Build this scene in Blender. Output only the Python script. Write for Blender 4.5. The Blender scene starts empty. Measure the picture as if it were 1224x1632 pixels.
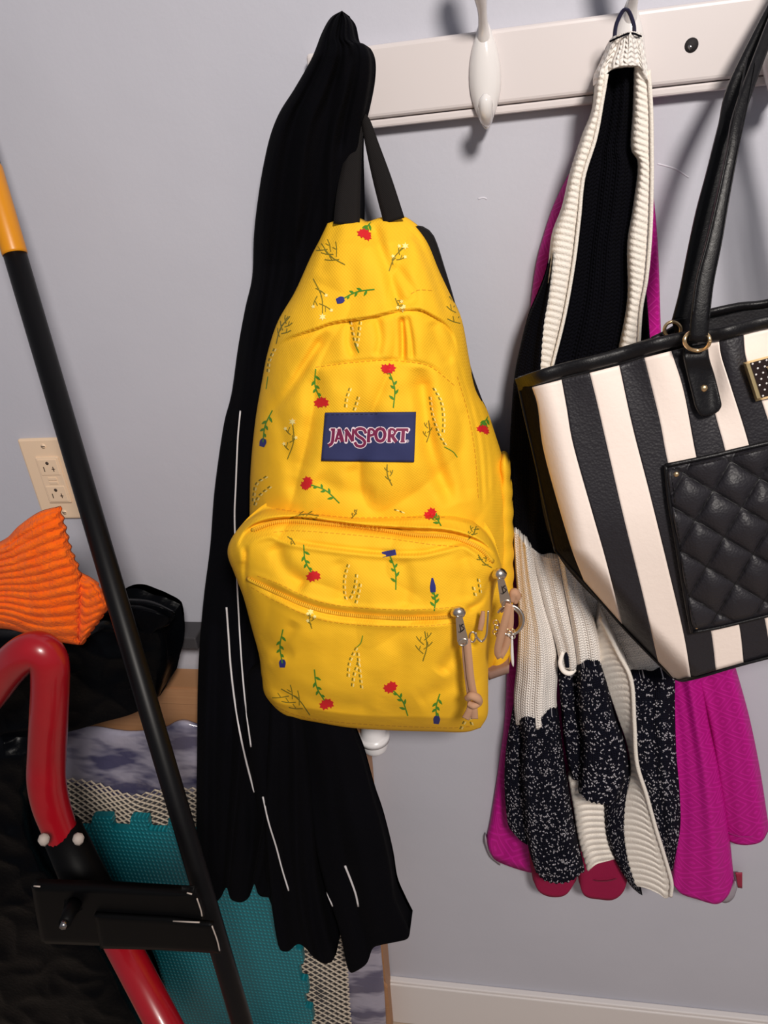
import bpy, bmesh, math, random
import numpy as np
from mathutils import Vector, Matrix
from mathutils.bvhtree import BVHTree
random.seed(4); rng = np.random.RandomState(7)
S = bpy.context.scene
C = S.collection
# ------------------------------------------------------------------ camera
CX, CY, F, D = 612.0, 816.0, 1158.38, 0.81          # D: distance of the lens from the wall (m)
_R = np.array([0.98319472, -0.01195182, -0.18216833])
_D = np.array([0.09285599, 0.89187602, 0.44264539])
_N = np.array([0.15718114, -0.45212203, 0.87799759])
M = np.array([_R, _N, -_D])
CAM = np.array([0, -D, 0.0])
def cm(v): return Vector(M @ np.array(v, float))
cx_, cy_, cz_ = cm((1, 0, 0)), cm((0, -1, 0)), cm((0, 0, -1))
camd = bpy.data.cameras.new('camera'); cam = bpy.data.objects.new('camera', camd); C.objects.link(cam)
cam.matrix_world = Matrix(((cx_.x, cy_.x, cz_.x, 0), (cx_.y, cy_.y, cz_.y, -D), (cx_.z, cy_.z, cz_.z, 0), (0, 0, 0, 1)))
camd.sensor_fit = 'VERTICAL'; camd.sensor_height = 24; camd.lens = F / 1632 * 24
camd.clip_start = 0.02; S.camera = cam
# ------------------------------------------------------------------ light
w = bpy.data.worlds.new('world'); S.world = w; w.use_nodes = True
w.node_tree.nodes['Background'].inputs[0].default_value = (0.88, 0.90, 1.0, 1)
w.node_tree.nodes['Background'].inputs[1].default_value = 0.20
def area(name, loc, target, size, power, col):
    l = bpy.data.lights.new(name, 'AREA'); l.shape = 'DISK'; l.size = size; l.energy = power; l.color = col
    o = bpy.data.objects.new(name, l); C.objects.link(o); o.location = loc
    o.rotation_euler = (Vector(target) - Vector(loc)).to_track_quat('-Z', 'Y').to_euler(); return o
area('ceiling_lamp', (0.52, -1.62, 0.86), (0.0, 0, -0.6), 0.34, 40, (1.0, 0.93, 0.86))
S.view_settings.view_transform = 'Standard'; S.view_settings.look = 'None'
S.view_settings.exposure = 0.0; S.view_settings.gamma = 1.0; S.view_settings.use_curve_mapping = False
# ------------------------------------------------------------------ helpers
def at(px, py, Y=0.0):
    """world point on the depth plane y=Y that the photograph shows at pixel px,py"""
    px, py, Y = np.broadcast_arrays(np.asarray(px, float), np.asarray(py, float), np.asarray(Y, float))
    c = np.stack([px - CX, py - CY, np.full(px.shape, F)], -1) @ M.T
    t = (D + Y) / c[..., 1]
    return c * t[..., None] + CAM
def depth(p): return float((np.asarray(p) - CAM) @ np.array([M[0][2], M[1][2], M[2][2]]))
def pxr(p, rpx): return rpx * depth(p) / F
def curve(pts, n=None, smooth=True, dense=16):
    P = np.array(pts, float)
    if smooth and len(P) > 2:
        Q = np.vstack([2 * P[0] - P[1], P, 2 * P[-1] - P[-2]]); out = []
        for i in range(1, len(Q) - 2):
            t = np.linspace(0, 1, dense, endpoint=False)[:, None]
            a, b, c, d = Q[i - 1], Q[i], Q[i + 1], Q[i + 2]
            out.append(0.5 * ((2 * b) + (c - a) * t + (2 * a - 5 * b + 4 * c - d) * t ** 2 + (3 * b - a - 3 * c + d) * t ** 3))
        P = np.vstack(out + [P[-1:]])
    if n is None: return P
    s = np.r_[0, np.cumsum(np.linalg.norm(np.diff(P[:, :2], axis=0), axis=1))]
    t = np.linspace(0, s[-1], n)
    return np.stack([np.interp(t, s, P[:, k]) for k in range(P.shape[1])], -1)
def pdist(px, py, poly):
    """distance and signed side (positive: left of travel, ie above a line drawn left to right)"""
    P = curve(poly, max(8, len(poly) * 5)); best = np.full(px.shape, 1e9); sg = np.zeros(px.shape); tt = np.zeros(px.shape)
    n = len(P) - 1
    for i in range(n):
        a, b = P[i], P[i + 1]; d = b - a; L = d @ d + 1e-9
        t = np.clip(((px - a[0]) * d[0] + (py - a[1]) * d[1]) / L, 0, 1)
        qx, qy = px - a[0] - t * d[0], py - a[1] - t * d[1]; r = np.hypot(qx, qy); m = r < best
        best = np.where(m, r, best); sg = np.where(m, np.sign(d[1] * qx - d[0] * qy), sg); tt = np.where(m, (i + t) / n, tt)
    return best, sg, tt
def groove(px, py, poly, w, h, fade=True):
    d, s, t = pdist(px, py, poly); e = np.minimum(1, np.minimum(t, 1 - t) * 8) if fade else 1
    return h * np.exp(-(d / w) ** 2) * e           # +: into the surface
def lip(px, py, poly, w, h):
    d, s, t = pdist(px, py, poly); e = np.minimum(1, np.minimum(t, 1 - t) * 8 + .15)
    q = .5 + .5 * np.tanh(s * d / 1.6)
    return -h * e * q * np.exp(-d / w) + .5 * h * e * (1 - q) * np.exp(-(d / 6.0) ** 2)
def vnoise(x, y, seed=0):
    r = np.random.RandomState(seed); v = 0
    for k in range(5):
        a, b, c, d = r.uniform(-1, 1, 2).tolist() + r.uniform(0, 6.28, 2).tolist(); v = v + np.sin(a * x + b * y + c + 1.3 * np.sin(b * x * .7 - a * y * .8 + d))
    return v / 5
def link(name, me, mat, parent):
    o = bpy.data.objects.new(name, me); C.objects.link(o)
    for m in (mat if isinstance(mat, (list, tuple)) else [mat]): me.materials.append(m)
    if parent is not None:
        o.parent = parent; off = Vector(parent.location)
        g = parent.parent
        while g is not None: off += Vector(g.location); g = g.parent
        me.transform(Matrix.Translation(-off))
    return o
def mesh(name, V, Fs, mat, parent=None, smooth=True, uv=None, mi=None):
    me = bpy.data.meshes.new(name); me.from_pydata([tuple(map(float, v)) for v in V], [], [tuple(map(int, f)) for f in Fs]); me.update()
    if uv is not None:
        l = me.uv_layers.new(name='UVMap'); idx = np.empty(len(me.loops), int); me.loops.foreach_get('vertex_index', idx)
        l.data.foreach_set('uv', np.asarray(uv, float)[idx].ravel())
    o = link(name, me, mat, parent)
    if mi is not None: me.polygons.foreach_set('material_index', mi)
    me.polygons.foreach_set('use_smooth', [smooth] * len(me.polygons)); return o
def coons(L, R, T, B, nu, nv, smooth=True):
    L = curve(L, nv, smooth); R = curve(R, nv, smooth)
    T = curve(T, nu, smooth) if T is not None else np.linspace(L[0], R[0], nu)
    B = curve(B, nu, smooth) if B is not None else np.linspace(L[-1], R[-1], nu)
    u = np.linspace(0, 1, nu)[None, :, None]; v = np.linspace(0, 1, nv)[:, None, None]
    P = (1 - u) * L[:, None] + u * R[:, None] + (1 - v) * T[None] + v * B[None] \
        - ((1 - u) * (1 - v) * (L[0] + T[0]) / 2 + u * (1 - v) * (R[0] + T[-1]) / 2 + (1 - u) * v * (L[-1] + B[0]) / 2 + u * v * (R[-1] + B[-1]) / 2)
    U = np.broadcast_to(u[..., 0], (nv, nu)); V = np.broadcast_to(v[..., 0], (nv, nu))
    return P[..., 0], P[..., 1], U, V
BVH = {}
def patch(name, L, R, T, B, nu, nv, yf, mat, parent, back=0.01, smooth=True, key=None, edge=True, jag=None):
    """solid piece of cloth: front skin through the outline, back skin `back` behind it (or at fixed depth if callable)"""
    PX, PY, U, V = coons(L, R, T, B, nu, nv, smooth)
    if jag is not None: PX, PY = jag(PX, PY, U, V)
    Y = yf(PX, PY, U, V) if callable(yf) else np.full(PX.shape, float(yf))
    Wf = at(PX, PY, Y)
    Wb = Wf.copy(); Wb[..., 1] = back(PX, PY, U, V) if callable(back) else Y + back
    Wb[..., 1] = np.minimum(Wb[..., 1], -0.001); Wb[..., 1] = np.maximum(Wb[..., 1], Wf[..., 1] + .0004)
    n = nu * nv; idx = np.arange(n).reshape(nv, nu)
    f = np.stack([idx[:-1, :-1], idx[1:, :-1], idx[1:, 1:], idx[:-1, 1:]], -1).reshape(-1, 4)
    b = f[:, ::-1] + n
    per = np.r_[idx[0, ::-1], idx[1:, 0], idx[-1, 1:], idx[-2:0:-1, -1]]
    nx = np.roll(per, -1); s = np.stack([per, per + n, nx + n, nx], -1)[:, ::1]
    W = np.vstack([Wf.reshape(-1, 3), Wb.reshape(-1, 3)])
    wid = np.linalg.norm(Wf[nv // 2, 0] - Wf[nv // 2, -1]); hei = np.linalg.norm(np.diff(Wf[:, nu // 2], axis=0), axis=1).sum()
    uv = np.stack([U * wid, V * hei], -1).reshape(-1, 2); uv = np.vstack([uv, uv])
    Fs = np.vstack([f, b, s])
    o = mesh(name, W, Fs, mat, parent, True, uv)
    if key: BVH.setdefault(key, []).append((W[:n], f))
    return o
_tree = {}
def tree(key):
    if key not in _tree:
        V = []; Fs = []; k = 0
        for v, f in BVH[key]: V.append(v); Fs.append(f + k); k += len(v)
        _tree[key] = BVHTree.FromPolygons([Vector(p) for p in np.vstack(V)], np.vstack(Fs).tolist())
    return _tree[key]
def onto(px, py, key, off=0.0006):
    d = Vector(at(px, py, 0) - CAM).normalized(); o = Vector(CAM)
    h, nrm, i, dist = tree(key).ray_cast(o, d)
    if h is None: return None
    return h - d * off
def thing(name, label, cat, loc, group=None):
    o = bpy.data.objects.new(name, None); C.objects.link(o); o.location = Vector(loc); o['label'] = label; o['category'] = cat
    o.empty_display_size = .03
    if group: o['group'] = group
    return o
def tag(o, label, cat, group=None):
    o['label'] = label; o['category'] = cat
    if group: o['group'] = group
    return o
def tube(name, pts, rad, mat, parent=None, seg=12, smooth=True, flat=None, cap=True, cyc=False, dense=8):
    """round (or flattened) tube through world points"""
    P = np.array(pts, float); r = np.broadcast_to(np.asarray(rad, float), (len(P),))
    if smooth and len(P) > 2:
        A = np.c_[P, r]
        if cyc: A = np.vstack([A, A[:1]])
        A = curve(A, None, True, dense); P, r = A[:, :3], A[:, 3]
    V = []; n = len(P); up = None
    for i in range(n):
        t = P[min(i + 1, n - 1)] - P[max(i - 1, 0)]; t = t / (np.linalg.norm(t) + 1e-12)
        if up is None:
            up = np.array([0, -1, 0.]) if abs(t[1]) < .9 else np.array([0, 0, 1.])
        up = up - t * (up @ t); up /= np.linalg.norm(up); s = np.cross(t, up)
        for k in range(seg):
            a = 2 * math.pi * k / seg
            V.append(P[i] + r[i] * (math.cos(a) * s + math.sin(a) * up * (flat or 1)))
    Fs = [(i * seg + k, i * seg + (k + 1) % seg, (i + 1) * seg + (k + 1) % seg, (i + 1) * seg + k) for i in range(n - 1) for k in range(seg)]
    if cap and not cyc:
        V.append(P[0]); V.append(P[-1]); a, b = len(V) - 2, len(V) - 1
        Fs += [(a, (k + 1) % seg, k) for k in range(seg)] + [(b, (n - 1) * seg + k, (n - 1) * seg + (k + 1) % seg) for k in range(seg)]
    return mesh(name, V, Fs, mat, parent)
def ptube(name, pts, mat, parent=None, **k):
    """tube through (px,py,Y,radius px)"""
    W = [at(p[0], p[1], p[2]) for p in pts]; r = [pxr(q, p[3]) for q, p in zip(W, pts)]
    return tube(name, W, r, mat, parent, **k)
def box(name, lo, hi, mat, parent=None, bev=0.0, seg=2):
    bm = bmesh.new(); bmesh.ops.create_cube(bm, size=1)
    lo, hi = Vector(lo), Vector(hi); c = (lo + hi) / 2; s = hi - lo
    for v in bm.verts: v.co = Vector((v.co.x * s.x + c.x, v.co.y * s.y + c.y, v.co.z * s.z + c.z))
    if bev: bmesh.ops.bevel(bm, geom=bm.edges[:], offset=bev, segments=seg, affect='EDGES', profile=.5)
    me = bpy.data.meshes.new(name); bm.to_mesh(me); bm.free(); o = link(name, me, mat, parent)
    for p in me.polygons: p.use_smooth = False
    return o
def ball(name, c, r, mat, parent=None, sc=(1, 1, 1), seg=20):
    bm = bmesh.new(); bmesh.ops.create_uvsphere(bm, u_segments=seg, v_segments=seg // 2 + 2, radius=r)
    for v in bm.verts: v.co = Vector((v.co.x * sc[0] + c[0], v.co.y * sc[1] + c[1], v.co.z * sc[2] + c[2]))
    me = bpy.data.meshes.new(name); bm.to_mesh(me); bm.free(); o = link(name, me, mat, parent)
    for p in me.polygons: p.use_smooth = True
    return o
# ------------------------------------------------------------------ materials
class N:
    def __init__(s, name):
        s.m = bpy.data.materials.new(name); s.m.use_nodes = True; s.t = s.m.node_tree; s.b = s.t.nodes['Principled BSDF']
    def n(s, kind, ins=None, **props):
        x = s.t.nodes.new(kind)
        for k, v in props.items(): setattr(x, k, v)
        for k, v in (ins or {}).items():
            if isinstance(v, bpy.types.NodeSocket): s.t.links.new(v, x.inputs[k])
            else: x.inputs[k].default_value = v
        return x
    def mt(s, op, a, b=0.0, c=0.0): return s.n('ShaderNodeMath', {0: a, 1: b, 2: c}, operation=op).outputs[0]
    def set(s, **k):
        for a, v in k.items():
            i = s.b.inputs[a.replace('_', ' ')]
            if isinstance(v, bpy.types.NodeSocket): s.t.links.new(v, i)
            else: i.default_value = v
        return s
    def mix(s, f, a, b):
        x = s.n('ShaderNodeMix', data_type='RGBA')
        for i, v in ((0, f), (6, a), (7, b)):
            if isinstance(v, bpy.types.NodeSocket): s.t.links.new(v, x.inputs[i])
            else: x.inputs[i].default_value = v
        return x.outputs[2]
    def bump(s, h, strength=.3, dist=.001, prev=None):
        x = s.n('ShaderNodeBump', {'Height': h, 'Strength': strength, 'Distance': dist})
        if prev is not None: s.t.links.new(prev, x.inputs['Normal'])
        s.t.links.new(x.outputs[0], s.b.inputs['Normal']); return x.outputs[0]
    def obj(s): return s.n('ShaderNodeTexCoord').outputs['Object']
    def uv(s): return s.n('ShaderNodeTexCoord').outputs['UV']
    def xyz(s, v): x = s.n('ShaderNodeSeparateXYZ', {0: v}); return x.outputs[0], x.outputs[1], x.outputs[2]
    def noise(s, v, sc, det=3.0, ro=.5): return s.n('ShaderNodeTexNoise', {'Vector': v, 'Scale': sc, 'Detail': det, 'Roughness': ro}).outputs[0]
def rgb(r, g, b): return (r, g, b, 1)
def srgb(r, g, b): return tuple((c / 255 / 12.92 if c / 255 < .04045 else ((c / 255 + .055) / 1.055) ** 2.4) for c in (r, g, b)) + (1,)
def plain(name, col, rough=.5, metal=0.0, bumpsc=None, bs=.2, bd=.0005, var=0.0, spec=.5, coat=0.0):
    m = N(name).set(Base_Color=col, Roughness=rough, Metallic=metal, Specular_IOR_Level=spec, Coat_Weight=coat)
    if var or bumpsc:
        o = m.obj(); f = m.noise(o, bumpsc or 60, 4)
        if var: m.set(Base_Color=m.mix(f, tuple(c * (1 - var) for c in col[:3]) + (1,), tuple(min(1, c * (1 + var)) for c in col[:3]) + (1,)))
        if bumpsc: m.bump(f, bs, bd)
    return m.m
def mk_wall():
    m = N('wall_paint'); o = m.obj(); f = m.noise(o, 6, 3)
    m.set(Base_Color=m.mix(f, srgb(184, 184, 194), srgb(193, 193, 203)), Roughness=.55, Specular_IOR_Level=.35)
    b = m.bump(m.noise(o, 220, 4, .6), .25, .0006); m.bump(m.noise(o, 22, 3), .25, .002, b); return m.m
def mk_fabric(name, col, col2, sc=900, strength=.35, rough=.8, sheen=0.0, spec=.3):
    m = N(name); o = m.obj(); x, y, z = m.xyz(o)
    a = m.mt('SINE', m.mt('MULTIPLY', x, sc * 2.2)); b = m.mt('SINE', m.mt('MULTIPLY', z, sc * 2.2)); h = m.mt('MULTIPLY', a, b)
    f = m.noise(o, 14, 3); m.set(Base_Color=m.mix(f, col, col2), Roughness=rough, Specular_IOR_Level=spec, Sheen_Weight=sheen)
    p = m.bump(h, strength, .0003); m.bump(m.noise(o, 45, 3), .35, .0025, p); return m.m
def mk_knit(name, ca, cb, pitch=.0045, marl=None, ribdir=None, strength=.9, sheen=.15):
    """stockinette: columns of V stitches along V of the cloth's own UV"""
    m = N(name); uv = m.uv(); u, v, _ = m.xyz(uv)
    if ribdir == 'h': u, v = v, u
    fu = m.mt('SUBTRACT', m.mt('FRACT', m.mt('DIVIDE', u, pitch)), .5); au = m.mt('ABSOLUTE', fu)
    ph = m.mt('ADD', m.mt('DIVIDE', v, pitch * .8), m.mt('MULTIPLY', au, 1.1))
    st = m.mt('MULTIPLY', m.mt('SINE', m.mt('MULTIPLY', ph, 6.2832)), .5)
    col = m.mt('MULTIPLY', m.mt('SINE', m.mt('MULTIPLY', au, 6.2832)), .9)
    h = m.mt('ADD', st, col)
    fz = m.noise(uv, 900, 2)
    shade = m.mt('MULTIPLY_ADD', h, .25, .5)
    base = m.mix(m.noise(uv, 30, 3), ca, cb)
    if marl:
        mp = m.n('ShaderNodeCombineXYZ', {0: m.mt('DIVIDE', m.mt('ADD', u, m.mt('MULTIPLY', m.mt('SINE', m.mt('MULTIPLY', ph, 3.1416)), .0006)), .0021), 1: m.mt('DIVIDE', v, .0042), 2: 0.0}).outputs[0]
        vr = m.n('ShaderNodeTexVoronoi', {'Vector': mp, 'Scale': 1.0, 'Randomness': 1.0})
        cr, cg, _b = m.xyz(vr.outputs['Color'])
        sel = m.mt('MULTIPLY', m.mt('GREATER_THAN', cr, .58), m.mt('LESS_THAN', vr.outputs['Distance'], .42))
        base = m.mix(sel, base, marl); h = m.mt('ADD', h, m.mt('MULTIPLY', vr.outputs['Distance'], -1.0))
    m.set(Base_Color=base, Roughness=.95, Specular_IOR_Level=.08, Sheen_Weight=sheen)
    p = m.bump(h, strength, .0009); m.bump(fz, .5, .0006, p); return m.m
def mk_leather(name, col, rough=.42, sc=420, strength=.55, var=0.0, spec=.5):
    m = N(name); o = m.obj(); v = m.n('ShaderNodeTexVoronoi', {'Vector': o, 'Scale': sc, 'Randomness': 1.0}, feature='F1').outputs[0]
    n1 = m.noise(o, sc * .35, 4, .6)
    m.set(Base_Color=col, Roughness=m.mt('MULTIPLY_ADD', n1, .3, rough - .15), Specular_IOR_Level=spec)
    p = m.bump(v, strength, .0006); m.bump(n1, .35, .0008, p); return m.m
def mk_magenta():
    m = N('magenta_embossed_cloth'); uv = m.uv(); u, v, _ = m.xyz(uv); p = .027
    a = m.mt('DIVIDE', m.mt('ADD', u, v), p * 1.41); b = m.mt('DIVIDE', m.mt('SUBTRACT', u, v), p * 1.41)
    fa = m.mt('ABSOLUTE', m.mt('SUBTRACT', m.mt('FRACT', a), .5)); fb = m.mt('ABSOLUTE', m.mt('SUBTRACT', m.mt('FRACT', b), .5))
    mx = m.mt('SMOOTH_MAX', fa, fb, .12); h = m.mt('SINE', m.mt('MULTIPLY', mx, 6.2832 * 4.5)); hh = m.mt('GREATER_THAN', h, .45)
    m.set(Base_Color=m.mix(hh, srgb(180, 6, 128), srgb(196, 18, 144)), Roughness=.6, Sheen_Weight=.0, Specular_IOR_Level=.3)
    m.bump(m.mt('SMOOTH_MAX', h, .3, .4), .45, .0009); return m.m
def mk_mat():
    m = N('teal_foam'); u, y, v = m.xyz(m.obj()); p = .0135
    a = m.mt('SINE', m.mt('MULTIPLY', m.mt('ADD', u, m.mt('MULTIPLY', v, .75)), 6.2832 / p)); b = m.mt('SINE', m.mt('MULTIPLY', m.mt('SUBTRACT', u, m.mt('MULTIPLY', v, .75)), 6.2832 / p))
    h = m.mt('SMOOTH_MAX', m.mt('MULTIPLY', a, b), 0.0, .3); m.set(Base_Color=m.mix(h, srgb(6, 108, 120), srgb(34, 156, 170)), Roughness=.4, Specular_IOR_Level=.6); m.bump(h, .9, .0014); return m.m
def mk_wood(name, c1, c2):
    m = N(name); o = m.obj(); mp = m.n('ShaderNodeMapping', {'Vector': o, 'Scale': (2, 2, 60)}).outputs[0]
    f = m.noise(mp, 4, 5, .6); m.set(Base_Color=m.mix(f, c1, c2), Roughness=.6); m.bump(f, .3, .0006); return m.m
def mk_plastic():
    m = N('lavender_plastic_film'); o = m.obj(); mp = m.n('ShaderNodeMapping', {'Vector': o, 'Rotation': (0, .6, 0), 'Scale': (5, 3, 14)}).outputs[0]
    f = m.noise(mp, 1.6, 3, .6); r = m.n('ShaderNodeValToRGB', {0: f}); r.color_ramp.elements[0].position = .43; r.color_ramp.elements[1].position = .55
    r.color_ramp.elements[0].color = srgb(80, 78, 108); r.color_ramp.elements[1].color = srgb(160, 156, 174)  # dark and pale streaks put the film's reflections into its colour
    m.set(Base_Color=r.outputs[0], Roughness=.22, Specular_IOR_Level=.7, Coat_Weight=.4); m.bump(m.noise(o, 40, 3), .5, .003); return m.m
def mk_chenille():
    m = N('orange_chenille'); o = m.obj(); f = m.noise(o, 260, 4, .7); g = m.noise(o, 60, 3)
    m.set(Base_Color=m.mix(g, srgb(240, 84, 10), srgb(255, 122, 30)), Roughness=.95, Sheen_Weight=.08, Specular_IOR_Level=.05)
    p = m.bump(f, .9, .003); return m.m
MT = dict(
    wall=mk_wall(), trim=plain('trim_white', srgb(222, 216, 214), .35, bumpsc=30, bs=.1), rail=plain('rail_white', srgb(214, 206, 205), .3, bumpsc=25, bs=.08),
    hook=plain('porcelain_white', srgb(228, 224, 222), .12, coat=.5, spec=.6), floor=mk_wood('floor_boards', srgb(160, 140, 122), srgb(198, 182, 166)),
    steel=plain('screw_metal', srgb(150, 148, 150), .3, 1.0), hole=plain('dark_hole', srgb(30, 26, 28), .8),
    yellow=mk_fabric('yellow_canvas', srgb(248, 188, 30), srgb(254, 198, 40)), zipy=plain('yellow_zip_tape', srgb(244, 190, 36), .7),
    blackstrap=mk_fabric('black_webbing', srgb(20, 18, 18), srgb(27, 24, 24), 1400, spec=.15), jack=mk_fabric('black_jersey', srgb(4, 4, 8), srgb(7, 7, 12), 1300, .2, .95, .0, .08),
    pipe=plain('white_piping', srgb(214, 210, 212), .6), navy=mk_fabric('navy_label', srgb(44, 50, 92), srgb(52, 56, 98), 2200, .3),
    maroon=plain('maroon_ink', srgb(120, 26, 70), .7), wink=plain('white_ink', srgb(238, 220, 228), .7),
    red=plain('red_ink', srgb(214, 22, 30), .75), green=plain('green_ink', srgb(74, 136, 28), .75), olive=plain('olive_ink', srgb(128, 116, 20), .75),
    blue=plain('blue_ink', srgb(40, 44, 120), .75), cream=plain('cream_ink', srgb(255, 236, 150), .75),
    suede=plain('tan_suede', srgb(186, 142, 112), .85, bumpsc=500, bs=.3), taupe=plain('taupe_suede', srgb(150, 118, 104), .9, bumpsc=400, bs=.3),
    nickel=plain('nickel', srgb(222, 212, 202), .3, 1.0), gold=plain('pale_gold', srgb(250, 216, 166), .3, 1.0), nickeld=plain('engraving', srgb(70, 64, 62), .5, 1.0),
    kwhite=mk_knit('white_knit', srgb(244, 236, 228), srgb(252, 246, 240)), kblack=mk_knit('black_knit', srgb(6, 6, 11), srgb(10, 10, 17), sheen=.0),
    kmarl=mk_knit('marled_knit', srgb(14, 15, 26), srgb(20, 21, 34), .005, srgb(182, 179, 186), sheen=0.0), krib=plain('rib_knit', srgb(238, 230, 220), .95, bumpsc=600, bs=.8, bd=.0012),
    satin=plain('navy_loop', srgb(30, 30, 60), .5), mag=mk_magenta(), mar=mk_fabric('maroon_cloth', srgb(140, 12, 60), srgb(154, 16, 68), 800), grey=mk_fabric('grey_cloth', srgb(150, 142, 152), srgb(168, 160, 168), 800), tagred=plain('red_tag', srgb(150, 30, 60), .6),
    lblack=mk_leather('black_leatherette', srgb(34, 32, 37), .5, 420, .5, spec=.4), lwhite=mk_leather('cream_leatherette', srgb(244, 228, 218), .55, 420, .08), gusset=mk_leather('dulled_gusset_leather', srgb(16, 14, 15), .9, 420, .3, spec=.08), lstrap=mk_leather('black_strap_leather', srgb(15, 14, 17), .42, 900, .12, spec=.3),  # gusset: black leather darkened and dulled in colour to hold off the yellow reflection
    lining=mk_leather('bag_lining', srgb(24, 23, 27), .55, 400, .3), thread=plain('black_thread', srgb(8, 8, 9), .6),
    ivory=plain('ivory_plastic', srgb(236, 208, 178), .35), ivoryd=plain('socket_slot', srgb(70, 56, 48), .6),
    polem=plain('black_enamel', srgb(9, 8, 10), .42, spec=.2), grip=plain('amber_grip', srgb(214, 138, 14), .35, bumpsc=160, bs=.15),
    rede=plain('red_enamel', srgb(150, 10, 25), .3, coat=.25, var=.08), blke=plain('black_painted_steel', srgb(8, 8, 9), .5, bumpsc=200, bs=.1, spec=.07), chip=plain('chipped_white_edge', srgb(170, 158, 150), .7),
    orange=mk_chenille(), crink=mk_leather('crinkled_black_vinyl', srgb(5, 6, 9), .30, 160, .4, spec=.05),
    card=mk_wood('cardboard', srgb(158, 112, 78), srgb(184, 138, 98)), film=mk_plastic(), net=plain('beige_net', srgb(196, 182, 164), .6), dark=plain('net_hole_shade', srgb(60, 58, 60), .8), mat=mk_mat(),
    capw=plain('white_plastic', srgb(232, 230, 232), .3), chalk=plain('filler_spot', srgb(214, 212, 222), .7))
def prof(u, p=2.6, q=2.2): return np.clip(1 - np.abs(2 * u - 1) ** p, 0, 1) ** (1 / q)
# ------------------------------------------------------------------ setting
ZF = -1.515
def struct(o): o['kind'] = 'structure'; return o
struct(box('wall_back', (-2.6, 0, ZF - .02), (2.6, .1, 1.3), MT['wall']))
struct(box('floor', (-2.6, -3.2, ZF - .05), (2.6, .1, ZF), MT['floor']))
bb = struct(box('baseboard_back', (-2.6, -.013, ZF), (2.6, 0, -1.393), MT['trim'], None, .002))
# small filler marks on the wall paint
m0 = struct(box('trim_1', (-2.6, -.011, -1.393), (2.6, 0, -1.386), MT['trim'], None, .002))
# ------------------------------------------------------------------ coat rail
RY = -.019
rz0, rz1 = float(at(900, 163, RY)[2]), float(at(860, 36, RY)[2])
rx0 = float(at(489, 110, RY)[0]); rx1 = .40
rail = thing('coat_rack', 'white wooden peg rail with glossy white double hooks across the wall', 'coat rack', (.0, 0, rz0))
bd = box('board', (rx0, RY, rz0 + .004), (rx1, 0, rz1), MT['rail'], rail, .004, 3)
box('lower_bead', (rx0, RY + .004, rz0 - .004), (rx1, 0, rz0 + .0035), MT['rail'], rail, .002, 2)
sx, sz = at(1102, 72, RY)[[0, 2]]
tube('screw_hole', [(sx, RY - .0004, sz), (sx, RY + .003, sz)], .0058, MT['hole'], rail, 20, False)
tube('screw', [(sx - .002, RY - .001, sz - .002), (sx, RY + .002, sz - .001)], .0022, MT['steel'], rail, 12, False)
def hook(dx, k=1.0, lo=1.0, oy=1.0):
    h = bpy.data.objects.new('hook', None); C.objects.link(h); h.parent = rail
    c = at(773, 118, RY); c = c + np.array([dx, 0, 0]); h.location = Vector(c) - rail.location
    bm = bmesh.new(); bmesh.ops.create_uvsphere(bm, u_segments=28, v_segments=20, radius=1)
    for v in bm.verts:
        z = v.co.z; wdt = .0148 * (1 - .35 * abs(z) ** 2) * (1.0 - .12 * z)
        v.co = Vector((c[0] + v.co.x * wdt * (1 - .25 * max(0, abs(z) - .4)), c[1] + min(v.co.y, .05) * .0115, c[2] + z * .046))
    me = bpy.data.meshes.new('back_plate'); bm.to_mesh(me); bm.free(); o = link('back_plate', me, MT['hook'], h)
    for p in me.polygons: p.use_smooth = True
    pts = [(0, -.004, .026, .006), (0, -.013, .036, .0045), (.0, -.026, .046, .0042), (-.001, -.042, .058, .0065), (-.002, -.056, .072, .0095), (-.003, -.064, .088, .0105), (-.003, -.066, .1, .009), (-.003, -.066, .106, .003)]
    tube('upper_arm', [c + np.array((p[0], p[1] * oy, .026 + (p[2] - .026) * k)) for p in pts], [p[3] for p in pts], MT['hook'], h, 16)
    pts = [(0, -.007, -.022, .006), (0, -.016, -.033, .0055), (.001, -.027, -.038, .0058), (.001, -.037, -.032, .0065), (.001, -.041, -.023, .006), (.001, -.042, -.018, .002)]
    tube('lower_arm', [c + np.array((p[0], p[1] * lo, p[2])) for p in pts], [p[3] for p in pts], MT['hook'], h, 14)
hook(-.127, .2, .6, .55); hook(0); hook(.127, 1.0, .45); hook(.254)
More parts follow.
